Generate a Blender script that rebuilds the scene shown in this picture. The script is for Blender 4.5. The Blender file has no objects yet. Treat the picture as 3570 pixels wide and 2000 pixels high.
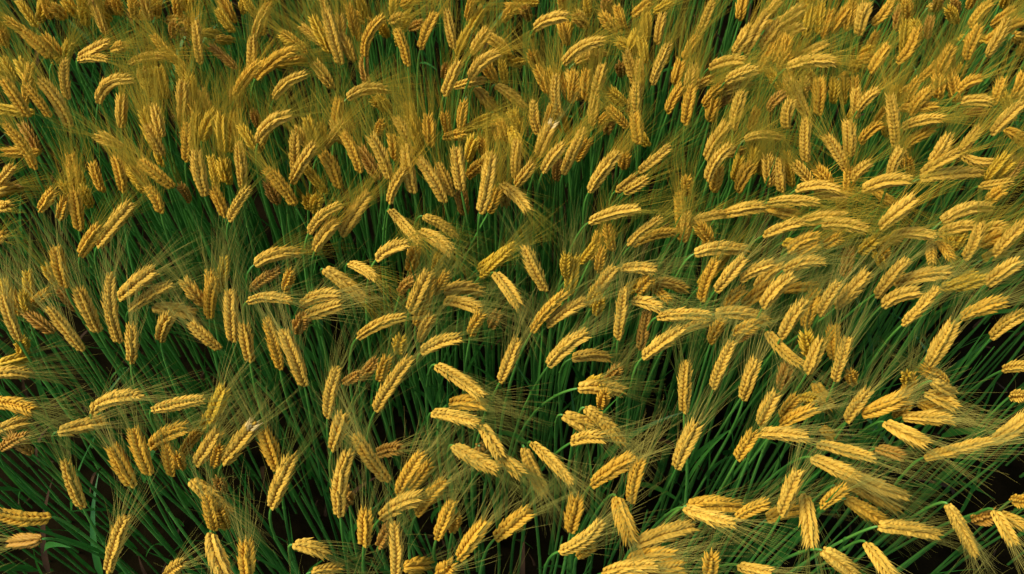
# A ripening wheat field seen from above: about 600 bearded ears on green stalks.
import bpy, math, random
import numpy as np
from mathutils import Vector, Matrix

random.seed(11); rng = np.random.default_rng(11)
scene = bpy.context.scene
COL = scene.collection
R = math.radians

# ------------------------------------------------------------------ camera
cam_data = bpy.data.cameras.new('camera'); cam = bpy.data.objects.new('camera', cam_data); COL.objects.link(cam)
cam.location = (0, 0, 2.27); cam.rotation_euler = (R(31.0), 0, 0)
cam_data.lens = 36.0; cam_data.sensor_width = 36.0; cam_data.clip_start = 0.05; cam_data.clip_end = 200
scene.camera = cam
cam_data.dof.use_dof = True; cam_data.dof.focus_distance = 1.5; cam_data.dof.aperture_fstop = 9.0

# ------------------------------------------------------------------ light
SUN_EL, SUN_AZ = 58.0, -88.0           # azimuth from +Y (picture top), negative = left
world = bpy.data.worlds.new('World'); scene.world = world; world.use_nodes = True
nt = world.node_tree; nt.nodes.clear()
sky = nt.nodes.new('ShaderNodeTexSky'); sky.sky_type = 'NISHITA'; sky.sun_disc = False
sky.sun_elevation = R(SUN_EL); sky.sun_rotation = R(SUN_AZ)
bg = nt.nodes.new('ShaderNodeBackground'); bg.inputs[1].default_value = 0.15
wo = nt.nodes.new('ShaderNodeOutputWorld')
nt.links.new(sky.outputs[0], bg.inputs[0]); nt.links.new(bg.outputs[0], wo.inputs[0])
sd = bpy.data.lights.new('sun', 'SUN'); sun = bpy.data.objects.new('sun', sd); COL.objects.link(sun)
sd.energy = 3.5; sd.angle = R(30.0); sd.color = (1.0, 0.92, 0.70)
sdir = Vector((math.sin(R(SUN_AZ)) * math.cos(R(SUN_EL)), math.cos(R(SUN_AZ)) * math.cos(R(SUN_EL)), math.sin(R(SUN_EL))))
sun.rotation_euler = sdir.to_track_quat('Z', 'Y').to_euler(); sun.location = sdir * 20
scene.cycles.max_bounces = 6; scene.cycles.diffuse_bounces = 4; scene.cycles.glossy_bounces = 2; scene.cycles.transmission_bounces = 4
scene.view_settings.view_transform = 'Standard'; scene.view_settings.look = 'None'
scene.view_settings.exposure = 0.58; scene.view_settings.gamma = 1.0; scene.view_settings.use_curve_mapping = False

# ------------------------------------------------------------------ materials
def principled(name, rough=.6, spec=.3):
    m = bpy.data.materials.new(name); m.use_nodes = True
    n = m.node_tree.nodes; b = n['Principled BSDF']
    b.inputs['Roughness'].default_value = rough; b.inputs['Specular IOR Level'].default_value = spec
    return m, n, m.node_tree.links, b

def plant_material(name, ca, cb, rough, spec, scale, trans, rnd=.5, squash=(1, 1, 1)):
    """two real tones of the same tissue mixed by grain noise and by each piece's own random tone"""
    m, n, l, b = principled(name, rough, spec)
    geo = n.new('ShaderNodeNewGeometry'); oi = n.new('ShaderNodeObjectInfo')
    mp = n.new('ShaderNodeMapping'); mp.inputs['Scale'].default_value = squash
    no = n.new('ShaderNodeTexNoise'); no.inputs['Scale'].default_value = scale; no.inputs['Detail'].default_value = 3
    no2 = n.new('ShaderNodeTexNoise'); no2.inputs['Scale'].default_value = 9.0
    l.new(geo.outputs['Position'], mp.inputs['Vector']); l.new(mp.outputs[0], no.inputs['Vector']); l.new(geo.outputs['Position'], no2.inputs['Vector'])
    a1 = n.new('ShaderNodeMath'); a1.operation = 'MULTIPLY_ADD'; a1.inputs[1].default_value = rnd; a1.inputs[2].default_value = -rnd / 2
    l.new(oi.outputs['Random'], a1.inputs[0])
    a2 = n.new('ShaderNodeMath'); a2.operation = 'ADD'; l.new(a1.outputs[0], a2.inputs[0]); l.new(no.outputs['Fac'], a2.inputs[1])
    a3 = n.new('ShaderNodeMath'); a3.operation = 'MULTIPLY_ADD'; a3.inputs[1].default_value = .9; a3.inputs[2].default_value = -.45; l.new(no2.outputs['Fac'], a3.inputs[0])
    a4 = n.new('ShaderNodeMath'); a4.operation = 'ADD'; a4.use_clamp = True; l.new(a2.outputs[0], a4.inputs[0]); l.new(a3.outputs[0], a4.inputs[1])
    mx = n.new('ShaderNodeMix'); mx.data_type = 'RGBA'
    mx.inputs['A'].default_value = (*ca, 1); mx.inputs['B'].default_value = (*cb, 1)
    l.new(a4.outputs[0], mx.inputs['Factor']); l.new(mx.outputs['Result'], b.inputs['Base Color'])
    if trans > 0:
        tr = n.new('ShaderNodeBsdfTranslucent'); ms = n.new('ShaderNodeMixShader'); ms.inputs[0].default_value = trans
        l.new(mx.outputs['Result'], tr.inputs['Color'])
        l.new(b.outputs[0], ms.inputs[1]); l.new(tr.outputs[0], ms.inputs[2]); l.new(ms.outputs[0], n['Material Output'].inputs['Surface'])
    return m

EAR = {
    'p': plant_material('ear_pale_gold', (.47, .268, .024), (.72, .442, .058), .65, .2, 260, .10),
    'g': plant_material('ear_deep_gold', (.47, .245, .016), (.72, .41, .036), .65, .2, 260, .10),
    'y': plant_material('ear_olive_gold', (.50, .30, .014), (.69, .44, .028), .6, .3, 260, .10),
    'a': plant_material('ear_amber', (.36, .17, .018), (.52, .28, .035), .6, .3, 260, .10),
}
EAR['w'] = EAR['p']
BLEACH = plant_material('ear_bleached', (.60, .41, .12), (.74, .55, .24), .55, .35, 260, .10)
AWN = plant_material('awn_green_straw', (.18, .21, .030), (.58, .47, .10), .6, .12, 60, .3, rnd=.9)
AWN_GOLD = plant_material('awn_gold', (.26, .26, .028), (.86, .58, .055), .6, .12, 60, .4, rnd=.9)
STALK = plant_material('stalk_green', (.012, .085, .010), (.15, .42, .060), .42, .5, 30, .0, rnd=.7, squash=(1, 1, .2))
LEAF = plant_material('leaf_green', (.014, .10, .010), (.05, .19, .022), .45, .5, 25, .25, rnd=.8)

NECK = plant_material('stalk_neck', (.035, .15, .016), (.10, .26, .035), .45, .4, 30, .0, rnd=.7)

def soil_material():
    m, n, l, b = principled('soil', 1.0, .0)
    geo = n.new('ShaderNodeNewGeometry')
    no = n.new('ShaderNodeTexNoise'); no.inputs['Scale'].default_value = 14; no.inputs['Detail'].default_value = 8
    l.new(geo.outputs['Position'], no.inputs['Vector'])
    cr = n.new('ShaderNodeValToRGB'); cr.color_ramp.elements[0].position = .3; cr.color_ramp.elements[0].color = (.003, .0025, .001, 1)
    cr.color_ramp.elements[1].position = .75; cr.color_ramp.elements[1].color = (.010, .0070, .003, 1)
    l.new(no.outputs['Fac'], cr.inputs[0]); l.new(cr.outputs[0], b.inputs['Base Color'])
    bp = n.new('ShaderNodeBump'); bp.inputs['Distance'].default_value = .02; l.new(no.outputs['Fac'], bp.inputs['Height']); l.new(bp.outputs[0], b.inputs['Normal'])
    return m
SOIL = soil_material()
LITTER = plant_material('dry_leaf', (.02, .010, .004), (.08, .036, .012), .8, .2, 40, .1, rnd=.5)

# ------------------------------------------------------------------ mesh helpers
class MB:
    """collects numpy vertices and faces (all faces of one call have the same corner count)"""
    def __init__(s): s.v = []; s.f = []; s.mi = []; s.n = 0
    def add(s, v, f, mi=0):
        v = np.asarray(v, float).reshape(-1, 3)
        for a in (f if isinstance(f, list) else [f]):
            a = np.asarray(a, int)
            s.f.append(a + s.n); s.mi.append(np.full(len(a), mi))
        s.v.append(v); s.n += len(v)
    def mesh(s, name, mats, smooth=True):
        me = bpy.data.meshes.new(name)
        v = np.concatenate(s.v)
        me.vertices.add(len(v)); me.vertices.foreach_set('co', v.ravel().astype(np.float32))
        loops = np.concatenate([a.ravel() for a in s.f]); cnt = np.concatenate([np.full(len(a), a.shape[1]) for a in s.f])
        me.loops.add(len(loops)); me.loops.foreach_set('vertex_index', loops.astype(np.int32))
        st = np.concatenate([[0], np.cumsum(cnt)[:-1]])
        me.polygons.add(len(cnt)); me.polygons.foreach_set('loop_start', st.astype(np.int32)); me.polygons.foreach_set('loop_total', cnt.astype(np.int32))
        for m in mats: me.materials.append(m)
        me.polygons.foreach_set('material_index', np.concatenate(s.mi).astype(np.int32))
        me.polygons.foreach_set('use_smooth', np.full(len(cnt), smooth))
        me.update(calc_edges=True); me.validate()
        return me

def unit(a): return a / (np.linalg.norm(a, axis=-1, keepdims=True) + 1e-12)

def frames(pts):
    """tangent and two side vectors along a polyline (parallel transport)"""
    t = unit(np.gradient(pts, axis=0)); n = len(pts); x = np.zeros_like(t); 
    ref = np.array([1., 0, 0]) if abs(t[0][0]) < .8 else np.array([0, 1., 0])
    x[0] = unit(ref - t[0] * ref.dot(t[0]))
    for i in range(1, n):
        w = x[i - 1] - t[i] * x[i - 1].dot(t[i]); x[i] = unit(w)
    return t, x, np.cross(t, x)

def tube(pts, rad, seg=6, cap=True):
    pts = np.asarray(pts, float); n = len(pts); t, x, y = frames(pts)
    a = np.arange(seg) / seg * 2 * math.pi
    v = pts[:, None, :] + np.asarray(rad)[:, None, None] * (np.cos(a)[None, :, None] * x[:, None, :] + np.sin(a)[None, :, None] * y[:, None, :])
    i = np.arange(n - 1)[:, None] * seg + np.arange(seg)[None, :]; j = np.arange(n - 1)[:, None] * seg + (np.arange(seg)[None, :] + 1) % seg
    return v.reshape(-1, 3), np.stack([i, j, j + seg, i + seg], -1).reshape(-1, 4)

def hairs(p0, d0, length, bend, r0, seg=5):
    """many tapering three-sided hairs at once: start points, directions, lengths, sideways bend vectors"""
    n = len(p0); s = np.linspace(0, 1, seg + 1)
    c = p0[:, None, :] + d0[:, None, :] * (length[:, None] * s)[..., None] + bend[:, None, :] * (s ** 2)[None, :, None]
    ref = np.where(np.abs(d0[:, :1]) < .8, np.array([[1., 0, 0]]), np.array([[0, 1., 0]]))
    x = unit(ref - d0 * np.sum(ref * d0, 1, keepdims=True)); y = np.cross(d0, x)
    rr = r0 * (1 - .75 * s)
    a = np.arange(3) / 3 * 2 * math.pi
    off = np.cos(a)[None, None, :, None] * x[:, None, None, :] + np.sin(a)[None, None, :, None] * y[:, None, None, :]
    v = (c[:, :, None, :] + rr[None, :, None, None] * off).reshape(-1, 3)
    base = (np.arange(n) * (seg + 1) * 3)[:, None, None]; i = np.arange(seg)[None, :, None] * 3; k = np.arange(3)[None, None, :]
    A = base + i + k; B = base + i + (k + 1) % 3
    return v, np.stack([A, B, B + 3, A + 3], -1).reshape(-1, 4)

# ------------------------------------------------------------------ spikelets
def floret(seg, rings, length, wide, thick, tipspike):
    """pointed grain husk along +Z, keel outward (+X)"""
    prof = {4: [(0, .45), (.25, .92), (.52, 1.0), (.8, .55)], 3: [(0, .5), (.35, 1.0), (.75, .62)]}[rings]
    vs = []; a = np.arange(seg) / seg * 2 * math.pi
    for z, r in prof:
        x = np.cos(a) * thick * r; x = np.where(np.cos(a) > .9, x * 1.5, np.where(x > 0, x * 1.0, x * .8)) + .10 * length * math.sin(z * math.pi) * .5
        y = np.sin(a) * wide * r
        vs.append(np.stack([x, y, np.full(seg, z * length)], 1))
    v = np.concatenate(vs + [np.array([[0, 0, length * tipspike]])])
    i = np.arange(rings - 1)[:, None] * seg + np.arange(seg)[None, :]; j = np.arange(rings - 1)[:, None] * seg + (np.arange(seg)[None, :] + 1) % seg
    q = np.stack([i, j, j + seg, i + seg], -1).reshape(-1, 4)
    k = (rings - 1) * seg + np.arange(seg); k2 = (rings - 1) * seg + (np.arange(seg) + 1) % seg
    t = np.stack([k, k2, np.full(seg, len(v) - 1)], 1)
    return v, [q, t]

def rot(ax, ang):
    return np.array(Matrix.Rotation(ang, 3, ax))

def spikelet_parts(r, seg=6, rings=4):
    """three husks fanned round one side of the ear (outward = +X, along the ear = +Z)"""
    out = []
    for phi in (-52, 0, 52):
        L = r.uniform(.0110, .0130) * (.94 if phi == 0 else 1)
        v, f = floret(seg, rings, L, r.uniform(.0028, .0034), r.uniform(.0023, .0028), r.uniform(1.2, 1.6))
        v = v @ rot('Y', R(r.uniform(22, 29) + (2 if phi == 0 else 0))).T
        v = v + np.array([.0026 if phi else .0032, 0, 0])
        v = v @ rot('Z', R(phi + r.uniform(-6, 6))).T
        v = v @ rot('X', R(-phi * .10)).T
        out.append((v, f))
    return out

def spikelet_mesh(mat, k):
    r = random.Random(100 + k); mb = MB()
    for v, f in spikelet_parts(r): mb.add(v, f)
    return mb.mesh('spikelet', [mat], False)
NV = 5
SPIKE = {c: [spikelet_mesh(m, k) for k in range(NV)] for c, m in EAR.items() if c != 'w'}
SPIKE['w'] = SPIKE['p']; SPIKE['bleach'] = [spikelet_mesh(BLEACH, k) for k in range(NV)]
LOW = [spikelet_parts(random.Random(300 + k), 5, 3) for k in range(4)]

# ------------------------------------------------------------------ one ear's layout, shared by plants and by the massed plants
def bez2(B, C, T, s):
    s = np.asarray(s)[:, None]; return (1 - s) ** 2 * B + 2 * s * (1 - s) * C + s * s * T
def bez3(a, b, c, d, s):
    s = np.asarray(s)[:, None]; return (1 - s) ** 3 * a + 3 * s * (1 - s) ** 2 * b + 3 * s * s * (1 - s) * c + s ** 3 * d

def ear_layout(B, C, T, r):
    """nodes along the ear: position, rotation matrix columns (out, side, along), scale"""
    fine = bez2(B, C, T, np.linspace(0, 1, 24)); t, x, y = frames(fine)
    L = np.linalg.norm(np.diff(fine, axis=0), axis=1).sum()
    n = int(np.clip(round(L / .0036), 14, 32))
    s = np.linspace(.01, .90, n); idx = s * 23; i0 = np.clip(idx.astype(int), 0, 22); fr = (idx - i0)[:, None]
    P = fine[i0] * (1 - fr) + fine[i0 + 1] * fr; Tn = unit(t[i0] * (1 - fr) + t[i0 + 1] * fr); X = x[i0]
    tw = r.uniform(-.5, .5)
    zc = t[12]; sd_ = unit(np.cross(zc, np.array([0, -.4, .9]))); x0 = unit(X[n // 2] - zc * X[n // 2].dot(zc)); y0 = np.cross(zc, x0)
    roll0 = math.atan2(sd_.dot(y0), sd_.dot(x0)) + r.gauss(0, .45) - tw * .5
    nodes = []
    wide = r.uniform(.84, 1.17); rag = r.uniform(.04, .13)
    for k in range(n):
        ph = roll0 + tw * s[k] + math.pi * (k % 2) + r.uniform(-.12, .12)
        z = Tn[k]; xx = unit(X[k] - z * X[k].dot(z)); yy = np.cross(z, xx)
        o = xx * math.cos(ph) + yy * math.sin(ph)
        sc = wide * (.55 + .50 * math.sin(math.pi * min(1, (s[k] * .86 + .14))) ** .8) * r.uniform(1 - rag, 1 + rag)
        nodes.append((P[k], np.stack([o, np.cross(z, o), z], 1), sc))
    return fine, nodes, L

def awn_hairs(nodes, L, r, per, seg, lean):
    p0 = []; d0 = []; ln = []; bd = []
    n = len(nodes); g = np.array([0, 0, -1.])
    for k, (p, M, sc) in enumerate(nodes):
        s = k / (n - 1)
        for q in range(per):
            phi = r.uniform(-1.0, 1.0); o = M[:, 0] * math.cos(phi) + M[:, 1] * math.sin(phi)
            spread = r.uniform(.12, .46) * (1.0 - .35 * s)
            d = unit(M[:, 2] + o * spread + lean * .12)
            p0.append(p + o * .0035 * sc + M[:, 2] * .010 * sc); d0.append(d)
            ll = r.uniform(.07, .125) * (.75 + .25 * math.sin(math.pi * (.2 + .6 * s)))
            ln.append(ll); bd.append((-o * spread * r.uniform(.1, .6) + g * r.uniform(.0, .16) + lean * r.uniform(0, .2) + np.array([r.gauss(0, .10) for _ in range(3)])) * ll)
    return hairs(np.array(p0), np.array(d0), np.array(ln), np.array(bd), .00026, seg)

def stalk_line(B, C, r, n=12):
    tn = unit(C - B); out = tn.copy(); out[2] = 0
    upish = float(np.clip(tn[1] * .857 + tn[2] * .515, -1, 1)); upish = max(0., upish)      # how far the ear points up and away
    reach = .024 + .05 * upish; foot = .022 + .035 * upish
    root = np.array([B[0] - out[0] * foot + r.gauss(0, .035), B[1] - out[1] * foot + r.gauss(0, .035), 0.0])
    p1 = B - tn * reach; p1[2] = min(p1[2], B[2] + .02)
    p2 = root + np.array([r.gauss(0, .012), r.gauss(0, .012), .60])
    s = np.linspace(0, 1, n) ** 1.35
    return bez3(B, p1, p2, root, s), root

def leaf_mesh(k):
    r = random.Random(500 + k); n = 9; s = np.linspace(0, 1, n)
    L = r.uniform(.16, .27); w = r.uniform(.0020, .0034); up = r.uniform(1.25, 1.55); droop = r.uniform(.0, .45)
    ang = up - droop * s ** 1.3; dx = np.cos(ang); dz = np.sin(ang)
    px = np.concatenate([[0], np.cumsum((dx[1:] + dx[:-1]) / 2)]) * L / (n - 1); pz = np.concatenate([[0], np.cumsum((dz[1:] + dz[:-1]) / 2)]) * L / (n - 1)
    py = r.uniform(-.03, .03) * s ** 2
    ww = w * np.minimum(1, s * 8 + .35) * (1 - s ** 2.2) + .0002
    tw = r.uniform(-.9, .9) * s
    mid = np.stack([px, py, pz], 1)
    sid = np.stack([-np.sin(tw) * np.sin(ang), np.cos(tw), np.sin(tw) * np.cos(ang)], 1)
    upv = np.stack([-np.sin(ang), 0 * s, np.cos(ang)], 1) * (ww * .35)[:, None]
    v = np.concatenate([mid + sid * ww[:, None] + upv, mid, mid - sid * ww[:, None] + upv])
    i = np.arange(n - 1)
    f = np.concatenate([np.stack([i, i + 1, n + i + 1, n + i], 1), np.stack([n + i, n + i + 1, 2 * n + i + 1, 2 * n + i], 1)])
    return v, f
LEAFS = [leaf_mesh(k) for k in range(8)]
LEAF_ME = []
for v, f in LEAFS:
    mb = MB(); mb.add(v, f); LEAF_ME.append(mb.mesh('leaf', [LEAF]))

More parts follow.
